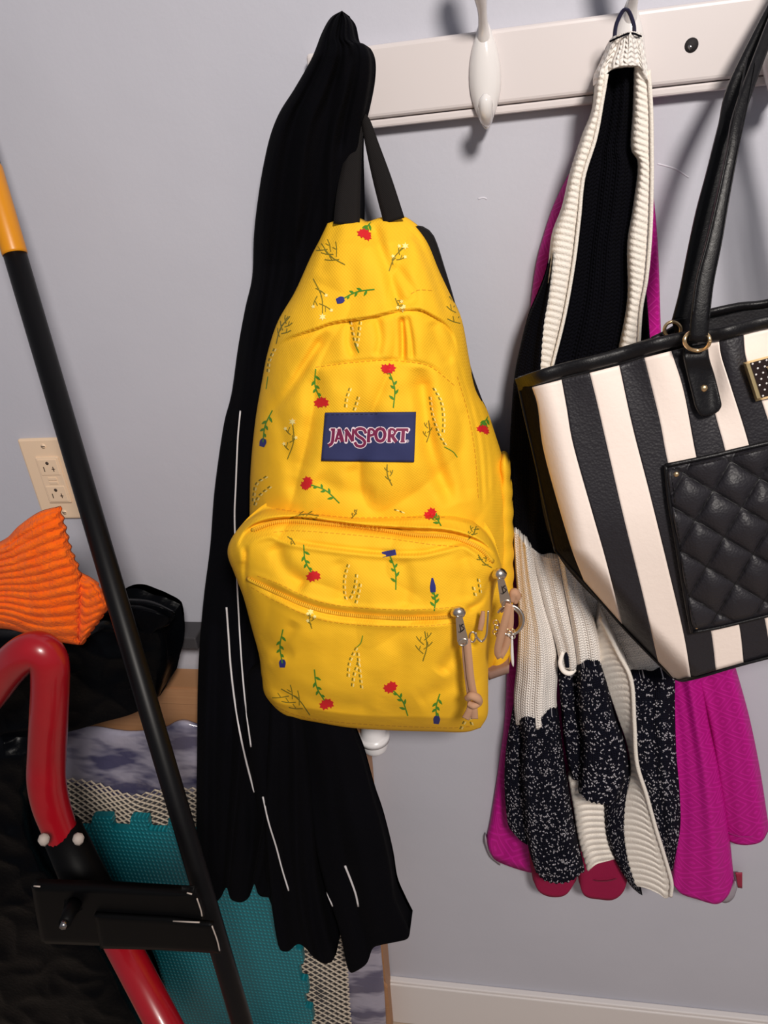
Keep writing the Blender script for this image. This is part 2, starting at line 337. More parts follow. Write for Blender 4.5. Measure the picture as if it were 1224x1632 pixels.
# ------------------------------------------------------------------ outlet
ox, oz = float(at(31, 700)[0]) + .036, float(at(31, 700)[2]) - .057
out = thing('electrical_outlet', 'ivory two-socket wall outlet behind the leaning black pole', 'outlet', (ox, 0, oz))
box('cover_plate', (ox - .036, -.006, oz - .059), (ox + .036, 0, oz + .059), MT['ivory'], out, .003, 2)
ins = box('receptacle', (ox - .0168, -.0085, oz - .0335), (ox + .0168, -.004, oz + .0335), MT['ivory'], out, .0015, 2)
for s in (-1, 1):
    fc = box('socket_face', (ox - .014, -.0095, oz + s * .0195 - .0115), (ox + .014, -.007, oz + s * .0195 + .0115), MT['ivory'], out, .001, 2)
    zz = oz + s * .0195
    box('slot', (ox - .0075, -.0097, zz - .006), (ox - .0062, -.0085, zz + .001), MT['ivoryd'], fc)
    box('slot', (ox + .0058, -.0097, zz - .006), (ox + .0071, -.0085, zz + .001), MT['ivoryd'], fc)
    box('slot', (ox + .0040, -.0097, zz - .0032), (ox + .0088, -.0085, zz - .0020), MT['ivoryd'], fc)
    tube('ground_hole', [(ox, -.0097, zz + .006), (ox, -.0085, zz + .006)], .0024, MT['ivoryd'], fc, 12, False)
    tube('plate_screw', [(ox, -.0068, oz + s * .0484), (ox, -.005, oz + s * .0484)], .0032, MT['ivoryd'] if s > 9 else MT['ivory'], out, 14, False)
    box('screw_slot', (ox - .0026, -.0072, oz + s * .0484 - .0004), (ox + .0026, -.0066, oz + s * .0484 + .0004), MT['ivoryd'], out)
for s in (-1, 1): box('test_button', (ox - .0065, -.0095, oz + s * .0027 - .002), (ox + .0065, -.008, oz + s * .0027 + .002), MT['ivory'], out, .0006, 2)
# wall scuffs: filler spots
for pts in ([(1048, 261), (1060, 264), (1078, 270), (1098, 283)], [(762, 317), (770, 315), (776, 317)]):
    o = ptube('filler_mark', [(a, b, -.0002, 1.2) for a, b in pts], MT['chalk'], None, seg=8, flat=.3)
    tag(o, 'thin pale scratch on the wall beside the bag strap' if len(pts) == 4 else 'tiny pale filler dab on the wall right of the backpack loop', 'wall mark')
# ------------------------------------------------------------------ black jacket
jk = thing('jacket', 'long black jacket with thin white piping hung on leftmost hook behind yellow backpack', 'jacket', at(560, 60, -.05))
def yj(base, amp, n, ph, seed, edge=.03, lean=0.0, top=None):
    def f(px, py, u, v):
        y = base(v) if callable(base) else base
        fold = amp * (.35 + .65 * np.minimum(1, v * 1.6)) * (np.sin(u * n * 6.283 + ph + 1.2 * np.sin(v * 3 + seed)) + .4 * np.sin(u * n * 2.1 * 6.283 + seed + 2 * v))
        return y - edge * prof(u, 3, 2) - fold * prof(u, 6, 2) + .003 * vnoise(px / 40, py / 60, seed)
    return f
LJ = [(545, 17), (527, 28), (513, 52), (497, 92), (470, 140), (446, 178), (431, 215), (420, 262), (412, 310), (405, 370), (402, 440), (391, 490), (380, 550), (371, 615), (366, 640), (356, 680), (342, 780), (335, 870), (325, 950), (318, 1030), (315, 1100), (314, 1200), (313, 1300), (314, 1424)]
RJ = [(545, 17), (560, 34), (567, 64), (583, 72), (591, 95), (590, 130), (582, 175), (575, 205), (573, 250), (574, 345), (570, 450), (562, 600), (555, 800), (540, 1000), (500, 1150), (470, 1300), (437, 1430)]
BJ = [(314, 1424), (324, 1434), (342, 1438), (352, 1430), (361, 1415), (368, 1433), (384, 1438), (397, 1430), (405, 1409), (412, 1426), (424, 1430), (437, 1430)]
def ybj(v):
    return np.interp(v, [0, .06, .14, .3, .6, .7, .76, .82, 1], [-.085, -.085, -.062, -.012, -.012, -.03, -.075, -.103, -.114])
def jfront(px, py, u, v):
    y = yj(ybj, .0065, 3.2, .6, 3, .024)(px, py, u, v)
    for p, w_, h_ in (([(520, 70), (470, 200), (440, 400), (400, 620)], 10, .006), ([(545, 70), (520, 200), (490, 350), (430, 520)], 9, .006), ([(563, 66), (560, 130), (540, 250)], 7, .007),
                      ([(375, 640), (362, 760), (345, 1000), (340, 1250), (352, 1430)], 10, .007), ([(400, 820), (395, 1100), (405, 1410)], 9, .008), ([(365, 640), (380, 655), (384, 660)], 5, .004)):
        y = y + groove(px, py, p, w_, h_)
    return y
patch('body_panel', LJ, RJ, None, BJ, 90, 260, jfront, MT['jack'], jk, back=lambda px, py, u, v: np.interp(v, [0, .14, .25, .6, .7, .76, .80, 1], [-.078, -.045, -.003, -.003, -.010, -.06, -.097, -.098]), key='jk')
# sleeve folded in front, middle fall
L2 = [(425, 1080), (424, 1180), (420, 1300), (428, 1400), (437, 1473), (443, 1506)]
R2 = [(480, 1100), (492, 1200), (500, 1300), (508, 1400), (522, 1475), (536, 1520)]
B2 = [(443, 1506), (448, 1515), (460, 1516), (474, 1505), (486, 1510), (498, 1524), (514, 1535), (528, 1533), (536, 1520)]
patch('sleeve', L2, R2, None, B2, 50, 110, yj(lambda v: -.108 - .02 * v, .006, 1.7, 1.0, 5, .026), MT['jack'], jk, back=lambda px, py, u, v: -.098 + 0 * v, key='jk')
L3 = [(462, 1125), (474, 1160), (490, 1260), (502, 1350), (520, 1420), (540, 1480), (552, 1536)]
R3 = [(558, 1125), (563, 1163), (578, 1205), (594, 1267), (608, 1313), (622, 1378), (628, 1424), (640, 1455), (652, 1480)]
B3 = [(552, 1536), (556, 1547), (563, 1550), (584, 1536), (594, 1512), (608, 1506), (628, 1502), (648, 1497), (653, 1488), (652, 1480)]
patch('front_panel', L3, R3, None, B3, 60, 120, yj(lambda v: -.104 - .02 * v, .005, 1.4, 2.4, 8, .02), MT['jack'], jk, back=lambda px, py, u, v: -.098 + 0 * v, key='jk')
L4 = [(392, 1080), (394, 1200), (410, 1300), (420, 1400), (437, 1455)]
R4 = [(440, 1080), (452, 1200), (470, 1300), (485, 1380), (502, 1432)]
patch('pocket_fold', L4, R4, None, [(437, 1455), (450, 1470), (470, 1460), (485, 1445), (502, 1432)], 30, 80, yj(-.112, .004, 1.0, .5, 2, .02), MT['jack'], jk, back=lambda px, py, u, v: -.098 + 0 * v, key='jk')
# ------------------------------------------------------------------ draped print helpers
def strip(pts, wpx, key, off=.0006, closed=False, step=3.0, lift=0.0):
    """quads following a pixel polyline, laid on the cloth; wpx may be list"""
    P = np.array(pts, float); wl = np.broadcast_to(np.asarray(wpx, float), (len(P),)); A = curve(np.c_[P, wl], None, len(P) > 2, 6)
    L = np.linalg.norm(np.diff(A[:, :2], axis=0), axis=1).sum(); n = max(2, int(L / step) + 1); A = curve(A, n, False)
    V = []; Fs = []
    for i in range(n):
        t = A[min(i + 1, n - 1), :2] - A[max(i - 1, 0), :2]; t /= np.linalg.norm(t) + 1e-9; nx, ny = -t[1], t[0]
        h = A[i, 2] / 2
        a = onto(A[i, 0] + nx * h, A[i, 1] + ny * h, key, off); b = onto(A[i, 0] - nx * h, A[i, 1] - ny * h, key, off)
        V += [a, b]
    for i in range(n - 1):
        q = (2 * i, 2 * i + 1, 2 * i + 3, 2 * i + 2)
        if all(V[k] is not None for k in q) and max((V[q[0]] - V[q[2]]).length, (V[q[1]] - V[q[3]]).length) < .03: Fs.append(q)
    V = [v if v is not None else Vector((0, 0, 0)) for v in V]
    return V, Fs
def blob(c, r, key, off=.0007, sx=1, sy=1, ang=0, n=14, jag=0.0):
    V = [onto(c[0], c[1], key, off)]; Fs = []
    if V[0] is None: return [], []
    ca, sa = math.cos(ang), math.sin(ang)
    for ring in (.5, 1):
        for k in range(n):
            a = 2 * math.pi * k / n; rr = r * ring * (1 + (jag * (1 if k % 2 else -1) if ring == 1 else 0)); x, y = rr * sx * math.cos(a), rr * sy * math.sin(a)
            p = onto(c[0] + ca * x - sa * y, c[1] + sa * x + ca * y, key, off); V.append(p if p is not None else V[0])
    for k in range(n):
        k2 = (k + 1) % n; Fs += [(0, 1 + k2, 1 + k), (1 + k, 1 + k2, 1 + n + k2, 1 + n + k)]
    return V, Fs
def collect(name, items, mats, parent):
    V = []; Fs = []; mi = []
    for (v, f), m in items:
        k = len(V); V += v; Fs += [tuple(i + k for i in q) for q in f]; mi += [m] * len(f)
    if not Fs: return None
    used = sorted({i for q in Fs for i in q}); mp = {a: b for b, a in enumerate(used)}
    return mesh(name, [V[i] for i in used], [tuple(mp[i] for i in q) for q in Fs], mats, parent, False, None, mi)
def piping(pts, wpx, key, mat, parent, name='piping', lift=.0012):
    A = curve(pts, max(6, int(np.linalg.norm(np.diff(np.array(pts, float), axis=0), axis=1).sum() / 5)))
    W = [onto(x, y, key, lift) for x, y in A]; W = [p for p in W if p is not None]
    if len(W) > 2: return tube(name, W, [pxr(np.array(p), wpx / 2) for p in W], mat, parent, 8, False)
for p, wd in (([(383, 655), (379, 700), (376, 770), (374, 830), (378, 930), (384, 1040), (391, 1121), (400, 1190)], 2.8), ([(361, 968), (364, 1010), (368, 1066), (376, 1130), (388, 1195), (405, 1262)], 3.2), ([(419, 1270), (428, 1310), (440, 1349), (450, 1386), (460, 1419)], 2.8),
          ([(514, 1404), (522, 1425), (530, 1444)], 2.6), ([(550, 1380), (560, 1405), (567, 1425), (571, 1444)], 3.6)):
    piping(p, wd, 'jk', MT['pipe'], jk)
# ------------------------------------------------------------------ backpack
bp = thing('backpack', 'yellow floral print backpack hanging by its black loop in the middle', 'backpack', at(600, 1150, -.1))
# black back panel & shoulder straps behind
patch('back_panel', [(600, 352), (560, 420), (480, 560), (430, 800), (430, 1080)], [(672, 362), (690, 377), (708, 430), (727, 495), (750, 590), (775, 660), (802, 738), (815, 780), (812, 1060)], None, None, 30, 60,
      lambda px, py, u, v: -.060 - .005 * prof(u, 4, 2), MT['blackstrap'], bp, back=.009)
def proj(p):
    c = M.T @ (np.asarray(p) - CAM); return CX + F * c[0] / c[2], CY + F * c[1] / c[2]
def strap3(name, pts, hw, mat, parent, th=.002, ax=None):
    """flat belt through (px,py,Y) with half width in px, facing the viewer"""
    A = curve([p + (hw_,) for p, hw_ in zip(pts, hw)] if not np.isscalar(hw) else [p + (hw,) for p in pts], max(12, len(pts) * 8))
    t = np.gradient(A[:, :2], axis=0); t /= np.linalg.norm(t, axis=1)[:, None]; nx = np.stack([-t[:, 1], t[:, 0]], -1)
    n = len(A); V = []; uv = []
    K = 5
    for i in range(n):
        for k in range(K):
            s = k / (K - 1) * 2 - 1; q = A[i, :2] + nx[i] * s * A[i, 3]; bul = .0012 * (1 - s * s)
            V.append(at(q[0], q[1], A[i, 2] - bul))
    V2 = [v + np.array([0, th, 0]) for v in V]
    Fs = [(i * K + k, i * K + k + 1, (i + 1) * K + k + 1, (i + 1) * K + k) for i in range(n - 1) for k in range(K - 1)]; m = n * K
    Fb = [tuple(j + m for j in f[::-1]) for f in Fs]
    e = [i * K for i in range(n)] + [(n - 1) * K + k for k in range(1, K)] + [i * K + K - 1 for i in range(n - 2, -1, -1)] + [k for k in range(K - 2, 0, -1)]
    Fe = [(e[i], e[(i + 1) % len(e)], e[(i + 1) % len(e)] + m, e[i] + m) for i in range(len(e))]
    return mesh(name, V + V2, Fs + Fb + Fe, mat, parent)
strap3('hanging_loop', [(552, 358, -.075), (556, 300, -.07), (566, 230, -.064), (575, 190, -.06), (582, 192, -.062), (594, 235, -.066), (610, 290, -.07), (628, 352, -.075)], [21, 18, 11, 6, 7, 11, 15, 17], MT['blackstrap'], bp, .002)
LB = [(522, 356), (508, 385), (494, 412), (470, 465), (443, 512), (427, 560), (417, 610), (407, 670), (400, 740), (398, 800), (398, 900), (405, 1000), (420, 1075)]
RB = [(664, 358), (683, 388), (700, 430), (722, 478), (737, 515), (748, 575), (758, 620), (776, 655), (790, 695), (802, 735), (812, 790), (814, 900), (813, 1000), (808, 1068)]
TB = [(522, 356), (540, 351), (568, 349), (583, 354), (600, 349), (620, 345), (645, 346), (664, 358)]
BB = [(420, 1075), (500, 1092), (600, 1100), (720, 1092), (808, 1068)]
FL = [(436, 553), (463, 538), (503, 524), (532, 514), (585, 506), (634, 495), (667, 493), (691, 504), (712, 518), (724, 538), (729, 565)]
BODYG = [  # grooves: seams and folds (px path, width, depth)
    ([(503, 585), (535, 581), (569, 577), (618, 574), (667, 579), (691, 587), (724, 614)], 3, .0022),
    ([(522, 527), (500, 560), (475, 600), (450, 636), (409, 677)], 8, .006), ([(640, 503), (642, 542), (642, 577)], 5, .007),
    ([(593, 352), (605, 390), (618, 428), (640, 500)], 10, .005), ([(655, 360), (672, 390), (687, 424), (704, 470), (716, 505)], 8, .0065),
    ([(668, 585), (676, 640), (684, 700), (702, 760), (722, 805)], 15, .009), ([(648, 500), (655, 540), (658, 575)], 4, .003),
    ([(729, 565), (737, 600), (750, 645), (762, 700), (768, 760), (770, 815)], 3, .003), ([(741, 560), (750, 605), (766, 660), (776, 720), (780, 800)], 3, .003),
    ([(505, 590), (502, 640), (490, 700), (470, 760)], 16, .004), ([(420, 610), (440, 660), (462, 740), (470, 800)], 14, .004),
    ([(560, 740), (575, 780), (600, 815)], 14, .002), ([(536, 352), (520, 400), (508, 440)], 11, .003), ([(628, 420), (660, 470), (640, 490)], 9, .003), ([(776, 655), (790, 740), (800, 900)], 6, .004), ([(430, 500), (445, 470), (470, 440)], 9, .003), ([(560, 510), (556, 545), (566, 570)], 7, .003), ([(600, 505), (606, 540), (600, 570)], 7, .003), ([(690, 510), (700, 545), (720, 580)], 9, .004),
    ([(740, 640), (735, 720), (745, 800)], 12, .004), ([(500, 760), (540, 780), (600, 790)], 14, .003), ([(800, 742), (806, 790), (800, 850)], 5, .006)]
def smi(x, xs, ys): return sum(np.interp(x + d, xs, ys) for d in range(-36, 37, 6)) / 13
def ybody(px, py, u, v):
    front = smi(py, [345, 420, 520, 620, 800, 1080], [-.085, -.112, -.132, -.146, -.160, -.15])
    b = -.058
    pr = np.where(u < .5, prof(u, 3.4, 2.0), prof(u, 2.6, 1.6)); tv = np.clip(v / .06, 0, 1) ** .5 * np.clip((1 - v) / .1, 0, 1) ** .5
    y = b + (front - b) * pr * (.25 + .75 * tv)
    e = np.clip(prof(u, 4, 1), 0, 1)
    for p, w_, h_ in BODYG: y = y + 1.45 * e * groove(px, py, p, w_, h_)
    y = y + e * lip(px, py, FL, 16, .008)
    y = y - e * .006 * np.exp(-((px - 672) / 14) ** 2 - ((py - 545) / 40) ** 2) - e * .004 * np.exp(-((px - 590) / 45) ** 2 - ((py - 450) / 45) ** 2)
    y = y + .0055 * e * np.clip(1 - 2.2 * np.abs(vnoise(px / 34 + py / 120, py / 60, 71)), 0, 1) ** 2
    y = y + .0048 * e * vnoise(px / 26, py / 34, 11) + .0018 * e * vnoise(px / 9, py / 12, 12)
    return np.minimum(y, b + .002)
patch('body', LB, RB, TB, BB, 170, 260, ybody, MT['yellow'], bp, back=lambda px, py, u, v: -.056 + 0 * u, key='bp')
# gathered side pocket
def yside(px, py, u, v): return -.066 - .02 * prof(u, 2, 2) - .003 * np.sin(v * 55) * np.exp(-u * 3) + .002 * vnoise(px / 8, py / 10, 5)
patch('side_pocket', [(796, 736), (793, 780), (789, 850), (786, 930), (782, 1010), (778, 1072)], [(812, 742), (817, 800), (818, 880), (818, 960), (816, 1020), (811, 1062)], None, None, 22, 120, yside, MT['yellow'], bp, back=lambda px, py, u, v: -.05 + 0 * u, key='bp',
      jag=lambda X, Y, U, V: (X + 2.2 * np.sin(V * 60) * (U - .5), Y))
patch('base_trim', [(776, 1070), (779, 1084)], [(812, 1058), (811, 1073)], None, None, 10, 6, lambda px, py, u, v: -.09 - .006 * prof(v, 2, 2), MT['taupe'], bp, back=lambda px, py, u, v: -.035 + 0 * u, smooth=False)
# front pocket
LP = [(404, 822), (384, 838), (367, 862), (363, 885), (374, 915), (388, 952), (401, 1000), (413, 1045), (417, 1080), (421, 1105), (437, 1128)]
RP = [(752, 828), (775, 850), (791, 878), (799, 910), (791, 930), (785, 960), (781, 1010), (778, 1060), (778, 1110), (777, 1140), (766, 1160)]
TP = [(404, 822), (425, 812), (455, 811), (500, 814), (560, 820), (620, 818), (680, 815), (715, 817), (752, 828)]
BP_ = [(437, 1128), (460, 1142), (510, 1152), (560, 1160), (620, 1164), (690, 1166), (740, 1167), (766, 1160)]
Z1 = [(386, 868), (402, 845), (440, 832), (480, 831), (540, 836), (600, 843), (660, 852), (720, 856), (762, 872), (785, 895), (795, 918)]
Z1L = [(378, 872), (392, 845), (420, 830), (470, 824), (525, 830), (580, 838), (650, 842), (715, 846), (765, 862), (790, 888), (799, 915)]
PF = [(392, 900), (394, 878), (408, 862), (432, 856), (455, 866), (500, 874), (560, 882), (620, 887), (670, 887), (705, 880), (738, 872), (752, 880), (768, 892), (782, 915)]
Z2 = [(395, 922), (415, 932), (445, 946), (480, 962), (520, 974), (570, 981), (640, 985), (700, 984), (734, 980)]
PG = [([(392, 868), (390, 915), (394, 965)], 4, .006), ([(372, 852), (380, 880), (386, 900)], 6, -.004), ([(540, 890), (548, 930), (540, 965)], 12, .0025), ([(640, 890), (650, 930), (645, 970)], 12, .0025), ([(440, 1090), (520, 1120), (600, 1125)], 14, .003), ([(470, 990), (450, 1030), (425, 1060)], 10, .004), ([(398, 1000), (430, 1030), (470, 1048)], 12, .004), ([(700, 1075), (735, 1030), (765, 1000)], 12, .006), ([(665, 1120), (700, 1100), (740, 1080)], 14, .003), ([(440, 865), (455, 905), (490, 935)], 13, .005),
      ([(735, 880), (745, 920), (742, 960)], 12, .003), ([(422, 1060), (440, 1100), (480, 1135)], 12, .003), ([(742, 975), (770, 955), (785, 915)], 5, .006), ([(388, 935), (394, 990), (408, 1040)], 6, .004), ([(600, 1000), (640, 1050), (600, 1130)], 20, .002)]
def ypock(px, py, u, v):
    front = smi(py, [810, 850, 900, 980, 1080, 1140, 1167], [-.150, -.178, -.198, -.206, -.200, -.186, -.165]); b = -.125
    tv = np.clip(v / .05, 0, 1) ** .5 * np.clip((1 - v) / .07, 0, 1) ** .5
    y = b + (front - b) * prof(u, 4.0, 2.0) * (.2 + .8 * tv); e = np.clip(prof(u, 8, 1), 0, 1) * np.clip(v / .03, 0, 1)
    y = y + e * lip(px, py, Z1L, 13, .013) + e * groove(px, py, Z1, 7, .005) - e * groove(px, py, PF, 5, .0035) + e * groove(px, py, [(x, y_ - 7) for x, y_ in PF[4:]], 4, .003)
    y = y + e * groove(px, py, Z2, 9, .0055) - e * groove(px, py, [(x, y_ - 13) for x, y_ in Z2], 5, .002) - e * groove(px, py, [(x, y_ + 13) for x, y_ in Z2], 5, .002)
    for p, w_, h_ in PG: y = y + 1.4 * e * groove(px, py, p, w_, h_)
    y = y + .005 * e * np.clip(1 - 2.2 * np.abs(vnoise(px / 40 + py / 60, py / 44 - px / 90, 72)), 0, 1) ** 2
    return y + .0042 * e * vnoise(px / 24, py / 28, 21) + .0018 * e * vnoise(px / 8, py / 10, 22)
patch('front_pocket', LP, RP, TP, BP_, 190, 170, ypock, MT['yellow'], bp, back=lambda px, py, u, v: np.interp(py, [810, 1050, 1165], [-.12, -.115, -.140]), key='bp')
# seams: thread lines
def seam(pts, key, parent, mat, w=1.1, name='seam', dash=5.0, gap=2.2, off=.0006):
    A = curve(pts, max(8, int(np.linalg.norm(np.diff(np.array(pts, float), axis=0), axis=1).sum() / 1.5))); it = []; s = 0
    seg = int(dash / 1.5) + 1; gp = int(gap / 1.5) + 1; i = 0
    while i + seg < len(A): it.append((strip(A[i:i + seg + 1:max(1, seg // 2)], w, key, off), 0)); i += seg + gp
    return collect(name, it, [mat], parent)
amber = plain('amber_thread', srgb(222, 158, 18), .8); MT['amber'] = amber
for pts in ([(503, 585), (535, 581), (569, 577), (618, 574), (667, 579), (691, 587), (724, 614)], [(400, 936), (445, 961), (520, 990), (640, 999), (740, 992)], [(410, 918), (445, 931), (520, 962), (640, 972), (735, 967)], [(436, 848), (480, 846), (600, 856), (690, 868), (735, 871)],
            [(440, 811), (500, 819), (560, 825), (640, 824), (715, 824)], [(729, 600), (745, 655), (757, 720), (763, 800)], [(655, 468), (668, 462), (690, 463)], [(430, 1122), (480, 1142), (560, 1153), (700, 1160), (750, 1158)]):
    seam(pts, 'bp', bp, MT['amber'])
# zips: tape + coil ridges
def zipper(Z, n_off, name):
    root = piping(Z, 7.5, 'bp', MT['zipy'], bp, name, .0004)
    A = curve(Z, int(np.linalg.norm(np.diff(np.array(Z, float), axis=0), axis=1).sum() / 3.2)); it = []
    for i in range(1, len(A) - 1):
        t = A[i + 1] - A[i - 1]; t /= np.linalg.norm(t); nn = np.array([-t[1], t[0]])
        it.append((strip([A[i] - nn * 3, A[i] + nn * 3], 1.5, 'bp', .0042, step=3), 0))
    collect('zip_teeth', it, [MT['amber']], root)
    return root
zipper(Z1[1:-1], 0, 'zipper'); zipper(Z2, 0, 'zipper')
# printed label
def quadmap(c, s, t): tl, tr, br, bl = [np.array(q, float) for q in c]; return (tl * (1 - s) + tr * s) * (1 - t) + (bl * (1 - s) + br * s) * t
cs = [(518, 658), (663, 657), (660, 736), (512, 734)]
def lab():
    ns, nt = 30, 18; V = []; k = 0
    for j in range(nt):
        for i in range(ns):
            q = quadmap(cs, i / (ns - 1), j / (nt - 1)); V.append(np.array(onto(q[0], q[1], 'bp', .0018)))
    V = np.array(V)
    for _ in range(6):                        # a stiff label bridges the small wrinkles
        G = V.reshape(nt, ns, 3).copy(); G[1:-1, 1:-1] = (G[:-2, 1:-1] + G[2:, 1:-1] + G[1:-1, :-2] + G[1:-1, 2:]) / 4; V = G.reshape(-1, 3)
    idx = np.arange(ns * nt).reshape(nt, ns); f = np.stack([idx[:-1, :-1], idx[1:, :-1], idx[1:, 1:], idx[:-1, 1:]], -1).reshape(-1, 4); n = ns * nt
    V = V - np.array([0, .0008, 0]); V2 = V + np.array([0, .002, 0]); per = np.r_[idx[0, ::-1], idx[1:, 0], idx[-1, 1:], idx[-2:0:-1, -1]]; nx = np.roll(per, -1)
    o = mesh('brand_label', np.vstack([V, V2]), np.vstack([f, f[:, ::-1] + n, np.stack([per, per + n, nx + n, nx], -1)]), MT['navy'], bp)
    o['label'] = 'navy woven label lettered JANSPORT'
    BVH['lab'] = [(V, f)]; return o
labo = lab()
GL = [  # letters as thick strokes, in label units
    ([(186, 303), (232, 303)], 20), ([(214, 296), (211, 360), (204, 425), (190, 458), (160, 476)], 30),
    ([(236, 437), (258, 365), (276, 296)], 22), ([(272, 296), (292, 360), (312, 437)], 36), ([(246, 400), (296, 400)], 16),
    ([(350, 437), (356, 300)], 22), ([(345, 300), (385, 360), (425, 428)], 34), ([(422, 430), (430, 296)], 22),
    ([(566, 345), (548, 306), (508, 292), (468, 302), (455, 335), (480, 372), (530, 405), (554, 440), (540, 474), (505, 486), (465, 474), (446, 440)], 27),
    ([(592, 438), (600, 300)], 30), ([(600, 300), (632, 300), (655, 322), (650, 352), (625, 366), (604, 366)], 22), ([(578, 432), (612, 432)], 16),
    ([(722, 294), (690, 305), (672, 355), (688, 412), (722, 428), (756, 410), (772, 355), (754, 305), (722, 294)], 30),
    ([(816, 437), (824, 300)], 30), ([(824, 300), (858, 300), (880, 322), (874, 352), (850, 366), (828, 366)], 22), ([(846, 362), (868, 400), (896, 437)], 32), ([(800, 432), (838, 432)], 14),
    ([(895, 304), (1024, 304)], 24), ([(972, 304), (964, 437)], 34), ([(900, 300), (896, 330)], 12), ([(1020, 300), (1014, 330)], 12), ([(940, 434), (988, 434)], 14)]
def g2p(p): return (500 + p[0] / 6.8, 640 + p[1] / 6.8)
ow = collect('lettering_outline', [(strip([g2p(p) for p in ps], (w_ + 22) / 6.8, 'lab', .0005, step=2), 0) for ps, w_ in GL] + [(blob(g2p(ps[k]), (w_ + 20) / 13.6, 'lab', .0005, n=10), 0) for ps, w_ in GL for k in (0, -1) if w_ < 29] + [(strip([g2p((1015 + 15 * math.cos(a), 428 + 15 * math.sin(a))) for a in np.linspace(0, 6.3, 12)], .6, 'lab', .0006, step=1.5), 0), (strip([g2p((1010, 436)), g2p((1010, 420)), g2p((1020, 424)), g2p((1012, 428)), g2p((1020, 436))], .5, 'lab', .0006, step=1), 0)], [MT['wink']], labo)
collect('lettering', [(strip([g2p(p) for p in ps], (w_ + 4) / 6.8, 'lab', .0010, step=2), 0) for ps, w_ in GL], [MT['maroon']], labo)
seam([(520, 661), (590, 660), (661, 660), (658, 733), (585, 733), (515, 731), (520, 661)], 'lab', labo, plain('navy_thread', srgb(30, 34, 66), .8), 1, 'label_stitching', 3, 1.5)['kind'] = 'stuff'
# floral print --------------------------------------------------------------
PM = [MT['green'], MT['red'], MT['blue'], MT['olive'], MT['cream']]
def leafy(b, h, n=4, seed=0, bend=.12, m=0, leaf=8.0):
    """stem from b to h with small leaves"""
    r = random.Random(seed); b, h = np.array(b, float), np.array(h, float); d = h - b; L = np.linalg.norm(d); d /= L; nn = np.array([-d[1], d[0]])
    mid = (b + h) / 2 + nn * L * bend; pts = [b, mid, h]; it = [(strip(pts, 2.0, 'bp'), m)]; A = curve(pts, 30)
    for i in range(n):
        q = A[int(30 * (.22 + .62 * i / max(1, n)))]; s = 1 if i % 2 else -1
        e = q + (d * .75 + nn * s * .7) * leaf * (1.3 - .1 * i); mm = (q + e) / 2
        it.append((strip([q, mm, e], [1.0, 4.2, .7], 'bp', step=1.8), m))
    return it, d, nn
def carnation(head, tail, k=0, sc=1.0):
    it, d, nn = leafy(tail, head, 5, k, .1); h = np.array(head, float)
    it.append((strip([h - d * 3 - nn * 6, h - d * 7], 1.6, 'bp'), 0))
    it += [(blob(h, 9.5 * sc, 'bp', .0009, 1, .7, math.atan2(nn[1], nn[0]), 18, .2), 1), (blob(h + d * 2.5 + nn * 4.5, 7.5 * sc, 'bp', .0010, 1, .8, .4, 14, .22), 1), (blob(h + d * 2.5 - nn * 5, 7 * sc, 'bp', .0010, 1, .8, .9, 14, .22), 1)]
    collect('flower_print', it, PM, bp)['label'] = 'printed red carnation'
def bell(head, tail, k=0, spike=False, flat=False):
    it, d, nn = leafy(tail, head, 5, k, .08); h = np.array(head, float)
    if spike: it.append((strip([h - d * 6, h + d * 3, h + d * 17], [8, 9, 2.5], 'bp', .0009, step=2), 2))
    elif flat: it.append((strip([h - nn * 11, h + nn * 11], 9, 'bp', .0009, step=2), 2))
    else: it.append((strip([h - d * 6, h - d * 1, h + d * 7], [6, 11, 8], 'bp', .0009, step=2), 2))
    collect('flower_print', it, PM, bp)['label'] = 'printed blue flower'
def twig(a, b, k=0, n=4, blossoms=False, sc=1.0):
    r = random.Random(k); a, b = np.array(a, float), np.array(b, float); d = b - a; L = np.linalg.norm(d); d /= L; nn = np.array([-d[1], d[0]])
    it = [(strip([a, (a + b) / 2 + nn * L * .1 * r.choice((-1, 1)), b], 1.7, 'bp'), 3)]
    for i in range(n):
        q = a + (b - a) * (.25 + .6 * i / n); s = 1 if i % 2 else -1; e = q + (d * .8 + nn * s * r.uniform(.5, .9)) * L * .3 * sc
        it.append((strip([q, (q + e) / 2 + nn * s * 1.5, e], 1.5, 'bp', step=2.5), 3))
        e2 = (q + e) / 2 + (d * .9 - nn * s * .2) * L * .14; it.append((strip([(q + e) / 2, e2], 1.3, 'bp', step=2.5), 3))
        if blossoms: it.append((blob(e, 2.6, 'bp', .0009, jag=.3, n=10), 4))
    if blossoms: it.append((blob(b, 4.5, 'bp', .0009, jag=.35, n=12), 4))
    x = collect('twig_print', it, PM, bp)
def grass(lines, tail=None):
    it = []
    for L in lines:
        A = curve(L, max(8, int(np.linalg.norm(np.diff(np.array(L, float), axis=0), axis=1).sum() / 1.2))); i = 0
        while i + 4 < len(A):
            it.append((strip(A[i:i + 5:2], 2.0, 'bp', .0007, step=1.5), 3)); sh = A[i:i + 5:2] + np.array([3.0, .8]); it.append((strip(sh, 1.6, 'bp', .0007, step=1.5), 4)); i += 7
    if tail: it.append((strip(tail, 1.4, 'bp'), 0))
    collect('grass_print', it, PM, bp)
carnation((582, 372), (591, 354), 1); carnation((512, 640), (503, 588), 2); carnation((619, 589), (627, 650), 3); carnation((490, 771), (541, 802), 4); carnation((687, 820), (703, 838), 5, .9)
carnation((771, 683), (778, 664), 6, .8); carnation((499, 917), (484, 868), 7); carnation((623, 1097), (650, 1141), 8); carnation((520, 1121), (501, 1067), 9)
